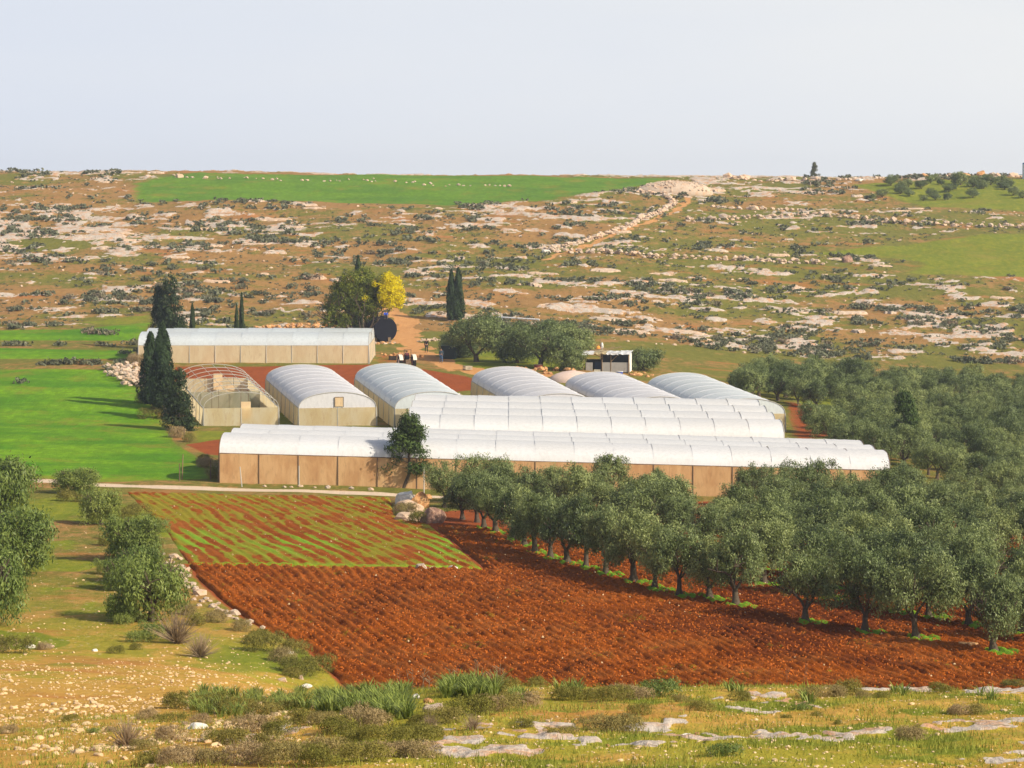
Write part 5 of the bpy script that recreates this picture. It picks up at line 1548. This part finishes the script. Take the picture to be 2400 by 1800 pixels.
    for (xa, xb, ya, yb, n) in zonesA:
        for i in range(n):
            a = (380 + rng.uniform(xa, xb) / 2.6976) * 0.92167; b = (1540 + rng.uniform(ya, yb) / 2.6976) * 0.92167
            p = at(a, b, 40); tuft((p.x, p.y, p.z - 0.02), rng.uniform(0.30, 0.52))
    for (xa, xb, ya, yb, n) in [(0, 60, 170, 230, 10), (200, 290, 130, 180, 12), (1250, 1300, 170, 215, 3), (2020, 2080, 180, 210, 3), (1640, 1700, 150, 180, 4), (930, 1000, 140, 165, 4)]:
        for i in range(n):
            a = (1200 + rng.uniform(xa, xb) / 1.8433) * 0.92167; b = (1540 + rng.uniform(ya, yb) / 1.8433) * 0.92167
            p = at(a, b, 40); tuft((p.x, p.y, p.z - 0.02), rng.uniform(0.22, 0.42), 18)
    me = new_mesh('asphodel_leaves', V, np.arange(len(V)).reshape(-1, 4), M['asph'], dict(tint=Tn))
    tag(link('asphodel_leaves', me), 'blue-green strappy asphodel leaves along the near edge of the red field', 'asphodel', kind='stuff')
    # turf blades
    n = 170000
    y = rng.uniform(42, 74, n); x = rng.uniform(-0.2, 0.19, n) * y
    g, rd, rock, road, hill, left, lush = zones(x, y)
    ok = rng.random(n) < np.clip(0.06 + 0.5 * g + 0.35 * sstep(0.48, 0.62, fbm(x / 0.8, y / 1.1, 191, 4)), 0, 1) * (1 - rock)
    x, y = x[ok], y[ok]; m = len(x)
    z = H(x, y)
    a = rng.uniform(0, 6.28, m); L = rng.uniform(0.03, 0.11, m) * (1 + (rng.random(m) < 0.05)); w = 0.010
    c, s = np.cos(a), np.sin(a)
    v = np.stack([np.stack([x - c * w, y - s * w, z - 0.01], 1), np.stack([x + c * w, y + s * w, z - 0.01], 1),
                  np.stack([x + rng.normal(size=m) * 0.03, y + rng.normal(size=m) * 0.03, z + L], 1)], 1).reshape(-1, 3)
    me = new_mesh('grass', v, np.arange(3 * m).reshape(m, 3), M['grassb'], dict(tint=np.repeat(rng.random(m), 3)))
    tag(link('grass', me), 'short green grass growing between the stones in the foreground', 'grass', kind='stuff')
    # dried stalks in front of the red soil
    for k, (a, b, h) in enumerate([(862, 1492, 60), (888, 1494, 55), (912, 1496, 50), (930, 1492, 30), (975, 1490, 45), (1040, 1498, 45), (1060, 1496, 40), (1075, 1499, 62), (1078, 1492, 50), (1030, 1492, 62), (1738, 1480, 60), (1700, 1478, 40)]):
        p = at(a, b, 40); hh = h / 2.16016 * p.y / F; mb = MB()
        for q in range(2):
            off = Vector((rng.normal() * 0.03, 0, 0)); tip = Vector((rng.normal() * 0.05, 0, hh * rng.uniform(0.8, 1)))
            mb.tube([off, off + tip * 0.5, off + tip], [0.006, 0.005, 0.003], 3, cap=False)
            for j in range(5):
                t = 0.5 + j * 0.1; c0 = off + tip * t
                mb.tube([c0, c0 + Vector((rng.normal() * 0.06, rng.normal() * 0.04, 0.07))], [0.004, 0.006], 3, cap=False)
        o = mb.build('dry_stalk', M['twig'], None, p)
        tag(o, 'thin dry asphodel stalk against the red soil', 'dry stalk', 'dry stalks along the field edge')

# ------------------------------------------------------------------ people
def person(p, rz, label, jacket, trousers, pose='stand', skin=(0.35, 0.2, 0.13)):
    """one skinned body, clothes as close-fitting shells over the same skeleton"""
    root = link('person', None, None, p, (0, 0, rz)); tag(root, label, 'person')
    if pose == 'stand':
        J = dict(pel=(0, 0, 0.93), sp=(0, 0, 1.18), ch=(0, 0, 1.38), nk=(0, 0.0, 1.50), hd=(0, -0.02, 1.60), tp=(0, -0.01, 1.72),
                 ls=(0.18, 0, 1.42), le=(0.25, 0.03, 1.15), lw=(0.23, -0.08, 0.92), lh=(0.22, -0.11, 0.83),
                 rs=(-0.18, 0, 1.42), re=(-0.25, 0.03, 1.15), rw=(-0.23, -0.08, 0.92), rh=(-0.22, -0.11, 0.83),
                 lt=(0.10, 0, 0.86), lk=(0.13, -0.02, 0.48), la=(0.14, 0.02, 0.09), lf=(0.15, -0.15, 0.04),
                 rt=(-0.10, 0, 0.86), rk=(-0.12, -0.02, 0.48), ra=(-0.14, 0.02, 0.09), rf=(-0.15, -0.15, 0.04))
    else:      # sitting, leaning forward
        J = dict(pel=(0, 0, 0.12), sp=(0, -0.06, 0.36), ch=(0, -0.14, 0.55), nk=(0, -0.18, 0.66), hd=(0, -0.22, 0.75), tp=(0, -0.23, 0.87),
                 ls=(0.18, -0.13, 0.58), le=(0.26, -0.26, 0.38), lw=(0.16, -0.42, 0.30), lh=(0.13, -0.48, 0.28),
                 rs=(-0.18, -0.13, 0.58), re=(-0.26, -0.26, 0.38), rw=(-0.16, -0.42, 0.30), rh=(-0.13, -0.48, 0.28),
                 lt=(0.10, -0.04, 0.12), lk=(0.15, -0.45, 0.20), la=(0.14, -0.52, -0.18), lf=(0.14, -0.66, -0.22),
                 rt=(-0.10, -0.04, 0.12), rk=(-0.15, -0.45, 0.20), ra=(-0.14, -0.52, -0.18), rf=(-0.14, -0.66, -0.22))
    E = [('pel', 'sp'), ('sp', 'ch'), ('ch', 'nk'), ('nk', 'hd'), ('hd', 'tp'), ('ch', 'ls'), ('ls', 'le'), ('le', 'lw'), ('lw', 'lh'), ('ch', 'rs'), ('rs', 're'), ('re', 'rw'), ('rw', 'rh'),
         ('pel', 'lt'), ('lt', 'lk'), ('lk', 'la'), ('la', 'lf'), ('pel', 'rt'), ('rt', 'rk'), ('rk', 'ra'), ('ra', 'rf')]
    Rd = dict(pel=.145, sp=.13, ch=.15, nk=.055, hd=.095, tp=.075, ls=.07, le=.045, lw=.033, lh=.03, rs=.07, re=.045, rw=.033, rh=.03, lt=.095, lk=.06, la=.045, lf=.04, rt=.095, rk=.06, ra=.045, rf=.04)
    def skin_mesh(names, grow, nm, mat, rootv):
        use = [e for e in E if e[0] in names and e[1] in names]
        vs = sorted({k for e in use for k in e}); ix = {k: i for i, k in enumerate(vs)}
        me = bpy.data.meshes.new(nm); me.from_pydata([J[k] for k in vs], [(ix[a], ix[b]) for a, b in use], [])
        o = link(nm, me, root)
        o.modifiers.new('skin', 'SKIN'); sb = o.modifiers.new('sub', 'SUBSURF'); sb.levels = 1; sb.render_levels = 1
        for i, k in enumerate(vs):
            d = me.skin_vertices[0].data[i]; d.radius = (Rd[k] + grow, Rd[k] * 0.85 + grow); d.use_root = (k == rootv)
        dg = bpy.context.evaluated_depsgraph_get(); m2 = bpy.data.meshes.new_from_object(o.evaluated_get(dg))
        m2.materials.clear(); m2.materials.append(mat); o.modifiers.clear(); o.data = m2
        return o
    sk = mat_plain('skin', skin, 0.6, 0.3, 0.05)
    skin_mesh(set(J), 0, 'body', sk, 'pel')
    skin_mesh({'pel', 'sp', 'ch', 'ls', 'le', 'lw', 'rs', 're', 'rw'}, 0.018, 'jacket', mat_plain('cloth_jacket', jacket, 0.9, 0.1, 0.15), 'pel')
    skin_mesh({'pel', 'lt', 'lk', 'la', 'rt', 'rk', 'ra'}, 0.015, 'trousers', mat_plain('cloth_trousers', trousers, 0.9, 0.1, 0.15), 'pel')
    for q in ('l', 'r'):
        a, f = Vector(J[q + 'a']), Vector(J[q + 'f']); mb = MB(); mb.tube([a + Vector((0, 0.06, -0.03)), f + Vector((0, -0.03, 0))], [0.055, 0.045], 6)
        mb.build('shoe', MATS['darkpost'], root)
    v, f = ICO2; m = v[:, 2] > -0.15
    hv = v * 0.108; hv[:, 2] = np.maximum(hv[:, 2], -0.01)
    h = Vector(J['hd']) + (Vector(J['tp']) - Vector(J['hd'])) * 0.55
    link('hair', new_mesh('hair', hv + np.array(h) + np.array([0, 0.015, 0.0]), f, mat_plain('hair', (0.02, 0.015, 0.012), 0.8, 0.2), None, True), root)
    return root

def build_yard():
    M = MATS
    black = mat_plain('black_tarred_sheet', (0.010, 0.011, 0.018), 0.9, 0.1, 0.4, 2)
    # black round tank on stones
    p = at(826, 742, 300); p.y += 1.5; p.z = hz(p.x, p.y)
    root = link('water_tank', None, None, p); tag(root, 'large round black tank resting on stones beside the dirt road', 'tank')
    r = 1.62; mb = MB(); cz = r + 0.12
    pts = []; rad = []
    for t, k in ((-1.02, 0.02), (-1.01, 0.80), (-1.0, 0.97), (-0.95, 1.0), (2.9, 1.0), (3.0, 0.9), (3.05, 0.02)):
        pts.append((-0.42 * t, t, cz)); rad.append(r * k)
    mb.tube(pts, rad, 36); mb.build('shell', black, root, smooth=False)
    for t in (-0.8, 0.4, 1.6, 2.8):
        mb = MB(); mb.tube([(-0.42 * (t - 0.04), t - 0.04, cz), (-0.42 * (t + 0.04), t + 0.04, cz)], r + 0.04, 36, cap=False); mb.build('hoop', M['darkpost'], root)
    mb = MB(); mb.tube([(-0.1, 0.4, cz + r - 0.05), (-0.1, 0.4, cz + r + 0.18)], 0.35, 14); mb.build('hatch', black, root)
    for sx in (-1, 1):
        mb = MB(); mb.box((sx * 0.9, 1.0, 0.35), (0.35, 4.0, 0.7)); mb.build('cradle', M['wood'], root)
    for k in range(14):
        q = at(790 + k * 5.2, 742 + (k % 3), 300); s = 0.22 + 0.18 * ((k * 37) % 10) / 10
        boulder(q, (s, s, s), 'orange-tinted stone at the foot of the round black tank', 'rockorange' if k % 2 else 'rock', k % 8, 2, 0.75, 'stone', 'stones under the tank', name='tank_stone')
    person(Vector((p.x + 0.42, p.y - 0.55, p.z + cz + r + 0.0)), 0.1, 'person in a bright blue top sitting on the round black tank', (0.03, 0.09, 0.55), (0.05, 0.05, 0.08), 'sit')
    q = at(921, 762, 300); person(q, 0.15, 'person in dark clothes standing on the dirt road', (0.015, 0.015, 0.02), (0.02, 0.02, 0.025))
    q = at(953, 784, 300); person(q, -0.4, 'person in jeans and grey-blue jacket beside the dark container', (0.06, 0.10, 0.14), (0.07, 0.13, 0.24))
    # container
    q = at(969, 776, 300); q.y += 0.9
    root = link('container', None, None, q, (0, 0, -0.1)); tag(root, 'dark box container under the olive beside the person in jeans', 'container')
    mb = MB(); mb.box((0, 0, 0.8), (1.75, 1.6, 1.6)); mb.build('box', mat_plain('dark_green_metal', (0.015, 0.03, 0.03), 0.6, 0.3), root)
    mb = MB(); mb.box((0, 0, 1.63), (1.85, 1.7, 0.05)); mb.build('lid', mat_plain('lid_metal', (0.10, 0.13, 0.08), 0.6, 0.3), root)
    # small black tank behind the long back greenhouse
    q = at(768, 712, 300); q.y += 1
    root = link('barrel', None, None, q); tag(root, 'small black barrel at the foot of the yellow-flowered tree', 'barrel')
    mb = MB(); mb.tube([(0, 0, -0.1), (0, 0, 1.5)], 0.8, 18); mb.build('drum', black, root, smooth=False)
    mb = MB(); mb.tube([(0, 0, 1.5), (0, 0, 1.58)], 0.35, 12); mb.build('lid', black, root)
    # tractor
    q = at(879, 797, 300)
    root = link('tractor', None, None, q, (0, 0, 0.25)); tag(root, 'red tractor with white mudguards working at the edge of the red plot', 'tractor')
    red = mat_plain('tractor_red', (0.35, 0.03, 0.02), 0.5, 0.4); wh = mat_plain('mudguard_white', (0.7, 0.62, 0.5), 0.5, 0.4); tyre = mat_plain('tyre_rubber', (0.02, 0.02, 0.02), 0.9, 0.1)
    mb = MB(); mb.box((0, 1.3, 1.15), (0.62, 1.7, 0.7)); mb.box((0, 2.1, 1.05), (0.56, 0.2, 0.6)); mb.build('bonnet', red, root)
    mb = MB(); mb.box((0, 0.2, 0.85), (0.5, 1.6, 0.5)); mb.build('chassis', M['darkpost'], root)
    for sx in (-1, 1):
        def wheel(x, y, r, w):
            mb = MB(); mb.tube([(x - w / 2, y, r), (x - w / 2 + 0.05, y, r), (x + w / 2 - 0.05, y, r), (x + w / 2, y, r)], [r * 0.85, r, r, r * 0.85], 20)
            o = mb.build('wheel', tyre, root)
            mb = MB(); mb.tube([(x - w / 2 - 0.01, y, r), (x + w / 2 + 0.01, y, r)], r * 0.5, 14); mb.build('rim', wh, o)
        wheel(sx * 0.8, 0, 0.78, 0.38); wheel(sx * 0.65, 2.0, 0.42, 0.24)
        mb = MB()
        for k in range(6):
            a = 0.35 + k * 0.45
            mb.box((sx * 0.82, math.cos(a) * 0.88, 0.78 + math.sin(a) * 0.88), (0.44, 0.42, 0.05), tilt=Matrix.Rotation(math.pi / 2 - a, 4, 'X').inverted())
        mb.build('mudguard', wh, root)
        mb = MB(); mb.tube([(sx * 0.42, -0.3, 1.2), (sx * 0.42, -0.35, 2.25)], 0.035, 6); mb.build('roll_bar', M['darkpost'], root)
    mb = MB(); mb.tube([(-0.42, -0.35, 2.25), (0.42, -0.35, 2.25)], 0.035, 6); mb.build('roll_bar', M['darkpost'], root)
    mb = MB(); mb.tube([(0.12, 1.6, 1.4), (0.12, 1.6, 2.2)], 0.04, 8); mb.build('exhaust', M['darkpost'], root)
    mb = MB(); mb.tube([(0, 0.45, 1.3), (0, 0.3, 1.55)], 0.03, 6); mb.tube([(0, 0.28, 1.53), (0, 0.26, 1.57)], 0.2, 14); mb.build('steering_wheel', M['darkpost'], root)
    mb = MB(); mb.box((0, -0.15, 1.2), (0.45, 0.4, 0.12)); mb.box((0, -0.36, 1.4), (0.45, 0.08, 0.35)); mb.build('seat', black, root)
    c = root.matrix_world
    person(Vector((q.x + 0.04, q.y - 0.12, q.z + 1.22)), math.pi + 0.25, 'person in dark red clothes driving the tractor', (0.12, 0.03, 0.04), (0.03, 0.03, 0.06), 'sit')
    # open shed
    q = at(1310, 805, 300); q.y += 0.5
    root = link('shed', None, None, q, (0, 0, -0.12)); tag(root, 'open-fronted shed with sagging white sheet roof and block walls', 'shed')
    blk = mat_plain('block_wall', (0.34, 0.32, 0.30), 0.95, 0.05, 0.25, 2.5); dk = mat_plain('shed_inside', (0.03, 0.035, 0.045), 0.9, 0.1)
    w = 5.6
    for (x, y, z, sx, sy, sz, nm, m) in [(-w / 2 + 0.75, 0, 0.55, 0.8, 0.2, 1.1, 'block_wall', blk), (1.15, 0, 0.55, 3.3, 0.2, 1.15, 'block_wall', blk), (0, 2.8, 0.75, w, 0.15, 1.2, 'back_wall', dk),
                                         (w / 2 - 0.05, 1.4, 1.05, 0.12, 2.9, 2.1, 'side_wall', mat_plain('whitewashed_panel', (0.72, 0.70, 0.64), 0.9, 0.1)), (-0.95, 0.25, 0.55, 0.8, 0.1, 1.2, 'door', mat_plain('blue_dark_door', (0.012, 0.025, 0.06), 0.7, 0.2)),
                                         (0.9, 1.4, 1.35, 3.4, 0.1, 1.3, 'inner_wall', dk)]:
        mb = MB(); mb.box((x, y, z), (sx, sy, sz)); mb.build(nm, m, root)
    for x, y in ((-w / 2 + 0.05, -0.1), (-w / 2 + 0.35, 0.1), (w / 2 - 0.12, -0.15), (0.55, -0.1), (-w / 2 + 0.05, 2.7), (-0.5, -0.1)):
        mb = MB(); mb.tube([(x, y, -0.2), (x, y, 2.2)], 0.05, 6); mb.build('post', M['wood'], root)
    for a, b in (((0.55, -0.12, 1.2), (1.5, -0.12, 2.15)), ((-0.5, -0.12, 1.7), (-1.6, -0.12, 2.15)), ((-w / 2, -0.2, 2.15), (w / 2, -0.2, 2.15))):
        mb = MB(); mb.tube([a, b], 0.045, 5); mb.build('brace', M['wood'], root)
    rng = np.random.default_rng(2)
    for i in range(4):
        x0, x1 = -w / 2 - 0.2 + i * (w + 0.4) / 4, -w / 2 - 0.2 + (i + 1) * (w + 0.4) / 4
        V = []; nu, nv = 7, 6
        for j in range(nu):
            for k in range(nv):
                V.append((x0 + (x1 - x0) * j / (nu - 1), -0.55 + 3.7 * k / (nv - 1), 2.22 + 0.12 * rng.random() + 0.05 * (i % 2) + 0.09 * k / nv - (0.22 if k == 0 else 0) * rng.uniform(0.6, 1.3)))
        idx = np.arange(nu * nv).reshape(nu, nv); qd = np.stack([idx[:-1, :-1], idx[1:, :-1], idx[1:, 1:], idx[:-1, 1:]], -1).reshape(-1, 4)
        link('roof_sheet', new_mesh('roof_sheet', V, qd, MATS['white'] if i != 1 else MATS['cream'], None, False), root)
    for k, (x, y0, z) in enumerate([(-1.5, 0.5, 2.5), (-0.4, 0.8, 2.55), (0.4, 0.4, 2.5)]):
        mb = MB(); mb.tube([(x - 1.2, y0, z - 0.1), (x + 1.3, y0 + 0.8, z + 0.25 + 0.1 * k)], 0.04, 5); mb.build('roof_pole', M['wood'], root)
    q2 = Vector((q.x - 0.6, q.y + 5.5, 0)); q2.z = hz(q2.x, q2.y)
    o = tag(link('hanging_cloth', None, None, q2), 'orange and white cloth bundles behind the open shed roof', 'cloth bundle')
    V, f = rock_vf(5, 2, 0.4, 1.6); link('cloth', new_mesh('cloth', V * np.array([0.22, 0.2, 0.5]) + np.array([0.25, 0, 2.3]), f, mat_plain('white_cloth', (0.7, 0.66, 0.6)), None), o)
    V, f = rock_vf(6, 2, 0.4, 1.2); link('cloth', new_mesh('cloth', V * np.array([0.28, 0.2, 0.28]) + np.array([-0.25, 0, 2.3]), f, mat_plain('orange_cloth', (0.75, 0.30, 0.04)), None), o)
    mb = MB(); mb.tube([(0, 0, 0), (0.05, 0, 3.4)], 0.05, 6); mb.build('pole', M['wood'], o)
    # things round the shed
    for (a, b, s, col, lab, nm) in [(1338, 812, 0.45, (0.02, 0.06, 0.4), 'blue plastic tub with white lid in front of the shed', 'tub'), (1163, 800, 0.6, (0.22, 0.03, 0.03), 'dark red metal drum under the olive left of the shed', 'drum')]:
        c = at(a, b, 300); root = link(nm, None, None, c); tag(root, lab, nm)
        mb = MB(); mb.tube([(0, 0, 0), (0, 0, s)], [s * 0.8, s * 0.95], 12); mb.build('body', mat_plain(nm + '_paint', col, 0.5, 0.4), root)
        mb = MB(); mb.tube([(0, 0, s), (0, 0, s + 0.08)], s * 1.0, 12); mb.build('lid' if nm == 'tub' else 'rim', MATS['white'] if nm == 'tub' else M['darkpost'], root)
    c = at(1240, 826, 300); v, f = ICO3; v = v * np.array([3.0, 1.8, 1.25]); v += (fbm(v[:, 0] * 1.5, v[:, 1] * 1.5 + v[:, 2], 3, 4)[:, None] - 0.5) * 0.3
    tag(link('gravel_heap', new_mesh('gravel_heap', v, f, mat_plain('pinkish_gravel', (0.62, 0.47, 0.40), 0.95, 0.05, 0.3, 9), None, True), None, c), 'pinkish white heap of gravel between the tunnel roofs and the shed', 'gravel heap')
    for k, (a, b) in enumerate([(1362, 802), (1372, 808), (1380, 812), (1392, 806), (1398, 815), (1110, 836), (1118, 842), (1102, 832), (1365, 812), (1408, 812)]):
        c = at(a, b, 280); s = 0.28 + 0.1 * (k % 3)
        boulder(c, (s, s, s * 0.9), 'orange brown rubble stone beside the shed or the tunnel roofs', 'rockorange', k % 8, 2, 0.75, 'stone', 'rubble by the shed', name='rubble_stone')
    for k, (a, b, n_, lab) in enumerate([((842, 768), (905, 772), 26, 'rubble and scrap beside the dirt road, left of the tractor'), ((905, 738), (955, 735), 16, 'low heap of dark stones on the right side of the dirt road')]):
        stone_wall('rubble_bank', lab, [a, b], 0.22, 0.26, 300, 'rock' if k else 'rockorange', 2, 0.5, cat='rubble bank')
    c1, c2 = at(1042, 693, 300), at(1165, 699, 300); mb = MB(); mb.tube([(0, 0, 0.45), ((c2 - c1).x, (c2 - c1).y, (c2 - c1).z + 0.45)], 0.13, 8)
    for t in (0.02, 0.35, 0.65, 0.98): mb.box(((c2 - c1).x * t, (c2 - c1).y * t, 0.15 + (c2 - c1).z * t), (0.2, 0.2, 0.6))
    tag(mb.build('water_pipe', MATS['white'], None, c1), 'long pale water pipe on supports behind the yard olives', 'pipe')
    for k, (a, b, col, lab) in enumerate([(848, 778, (0.02, 0.02, 0.02), 'dark crate lying by the left side of the dirt road bend'), (1010, 800, (0.35, 0.3, 0.22), 'wooden crate under the large yard olive'), (1130, 806, (0.05, 0.12, 0.3), 'blue crate among rubble below the yard olives'), (1290, 808, (0.5, 0.45, 0.35), 'pale crate at the left post of the open shed')]):
        c = at(a, b, 300); root = link('crate', None, None, c, (0, 0, k * 0.5)); tag(root, lab, 'crate'); m_ = mat_plain('crate_%s' % 'abcd'[k], col, 0.8, 0.2)
        for z in (0.08, 0.24, 0.40):
            for sx, sy, w_, d_ in ((0, -0.35, 0.9, 0.03), (0, 0.35, 0.9, 0.03), (-0.45, 0, 0.03, 0.7), (0.45, 0, 0.03, 0.7)):
                mb = MB(); mb.box((sx, sy, z), (w_, d_, 0.11)); mb.build('slat', m_, root)
        mb = MB(); mb.box((0, 0, 0.02), (0.86, 0.66, 0.03)); mb.build('bottom', m_, root)
    # sprinkler tripod
    c = at(1093, 842, 300); c.y -= 8; c.z = hz(c.x, c.y) 
    root = link('sprinkler', None, None, c); tag(root, 'tripod sprinkler standing at the end of the red plot', 'sprinkler')
    for k in range(3):
        a = k * 2.09 + 0.4; mb = MB(); mb.tube([(math.cos(a) * 0.7, math.sin(a) * 0.7, 0), (0, 0, 1.1)], 0.03, 5); mb.build('leg', M['darkpost'], root)
    mb = MB(); mb.tube([(0, 0, 0.4), (0, 0, 1.75)], 0.04, 6); mb.build('riser', M['steel'], root)
    mb = MB(); mb.tube([(-0.95, 0, 1.72), (0.95, 0, 1.78)], 0.035, 6); mb.build('arm', M['darkpost'], root)
    # crumpled plastic between two tunnels
    for k, (x, y, sx, sz, lab) in enumerate([(-3.1, 291.5, 2.0, 2.2, 'crumpled cream plastic sheet standing between two tunnel greenhouses'), (-0.9, 292, 1.3, 1.7, 'smaller crumpled cream sheet right of the larger one between the tunnels'), (-5.4, 296, 1.2, 2.0, 'cream plastic sheet folded over a rail between the tunnels')]):
        nu, nv = 18, 12; V = []
        for i in range(nu):
            for j in range(nv):
                a = -1 + 2 * i / (nu - 1); h = j / (nv - 1)
                V.append((a * sx * (1.25 - 0.5 * h), (fbm(np.array([a * 3 + k]), np.array([h * 3.0]), 9, 3)[0] - 0.5) * 2.4 + (h - 0.5) * 1.5, h * sz * (0.7 + 0.3 * math.cos(a * 1.8)) + 0.15 * (fbm(np.array([a * 6]), np.array([h * 6.0 + k]), 4, 2)[0] - 0.5)))
        idx = np.arange(nu * nv).reshape(nu, nv); qd = np.stack([idx[:-1, :-1], idx[1:, :-1], idx[1:, 1:], idx[:-1, 1:]], -1).reshape(-1, 4)
        tag(link('plastic_sheet', new_mesh('plastic_sheet', V, qd, MATS['cream'], None, False), None, (x, y, hz(x, y) + 0.2)), lab, 'plastic sheet')
    # posts near the long greenhouse
    for k, (a, b, h, lean, m, lab) in enumerate([(388, 1040, 38, 0.0, 'darkpost', 'dark wooden post left of the long greenhouse, nearer its pale twin'), (393, 1037, 56, 0.05, 'wood', 'tall pale stake leaning beside the dark post'), (455, 1038, 42, 0.0, 'darkpost', 'dark post standing near the left corner of the long greenhouse'),
                                                 (523, 1052, 44, -0.1, 'steel', 'pale leaning stake in front of the second tan panel'), (646, 1053, 46, 0.0, 'steel', 'pale upright stake in front of the tan wall'), (916, 1070, 60, 0.0, 'steel', 'thin pale stake behind the boulders'),
                                                 (398, 947, 22, 0.0, 'darkpost', 'short fence post by the cypress clump'), (968, 768, 46, -0.02, 'darkpost', 'thin pole beside the dirt road')]):
        c = at(a, b, 150); hh = h / 2.16016 * c.y / F; mb = MB(); mb.tube([(0, 0, -0.2), (lean * hh, 0, hh)], [0.05, 0.035], 6)
        tag(mb.build('stake', MATS[m], None, c), lab, 'stake')
    # bare hoops behind the back greenhouse
    for k, (a, b, w, h, lab) in enumerate([(500, 742, 60, 22, 'thin bare hoop behind the back greenhouse, left one and largest'), (560, 745, 30, 16, 'small bare hoop behind the back greenhouse near the thin cypress pair'), (688, 742, 24, 18, 'small bare hoop left of the yellow-flowered tree'), (708, 742, 26, 16, 'small bare hoop right beside the yellow-flowered tree')]):
        c = at_depth(a, 372); ww = w / 2.16016 * c.y / F; hh = h / 2.16016 * c.y / F + 1.2; mb = MB()
        mb.tube([(math.cos(math.pi * t / 12) * ww / 2, 0, math.sin(math.pi * t / 12) * hh) for t in range(13)], 0.035, 5)
        tag(mb.build('hoop', M['steel'], None, c), lab, 'hoop')
    # water tank at the right skyline edge
    c = at_depth(2214, 640); root = link('skyline_tank', None, None, c); tag(root, 'white and blue water tank on the skyline at the right edge', 'water tank')
    mb = MB(); mb.tube([(0, 0, -0.3), (0, 0, 3.2)], 1.3, 18); mb.build('body', mat_plain('pale_tank', (0.6, 0.66, 0.72), 0.5, 0.3), root)
    mb = MB(); mb.tube([(0, 0, 3.2), (0, 0, 3.5)], [1.36, 1.2], 18); mb.build('lid', mat_plain('blue_lid', (0.08, 0.2, 0.45), 0.5, 0.3), root)

# ------------------------------------------------------------------ build everything
mats()
plan_olives()
TREE_RINGS.extend([(p.x, p.y, 1.15) for k, i, p in OLIVES if k in ('front', 'second') or (p.y < 195)])
ground()
field_sheet('ploughed_field', P_POLY, 0.115, 0.22, 0.25, green_ploughed, soil_material('ploughed_soil', False))
field_sheet('striped_field', S_POLY, 0.13, 0.40, 0.10, green_striped, soil_material('striped_soil', True))
build_greenhouses()
build_olives()
build_other_trees()
hill_cover()
build_walls_and_rocks()
build_near_ground()
build_yard()

# ------------------------------------------------------------------ thin winter haze
def haze(density):
    m = bpy.data.materials.new('haze'); m.use_nodes = True; t = m.node_tree; t.nodes.clear()
    v = t.nodes.new('ShaderNodeVolumePrincipled'); o = t.nodes.new('ShaderNodeOutputMaterial')
    v.inputs['Density'].default_value = density; v.inputs['Color'].default_value = (0.80, 0.86, 0.98, 1); v.inputs['Anisotropy'].default_value = 0.3
    t.links.new(v.outputs[0], o.inputs['Volume'])
    mb = MB(); mb.box((0, 780, 9), (1400, 1760, 66)); h = mb.build('haze', m)
    tag(h, 'thin pale haze over the whole valley', 'haze', kind='stuff')
tris = sum(len(me.loop_triangles) or (len(me.loops) - 2 * len(me.polygons)) for me in bpy.data.meshes)
print('TRIS', tris, 'OBJ', len(bpy.data.objects))
haze(0.00019)
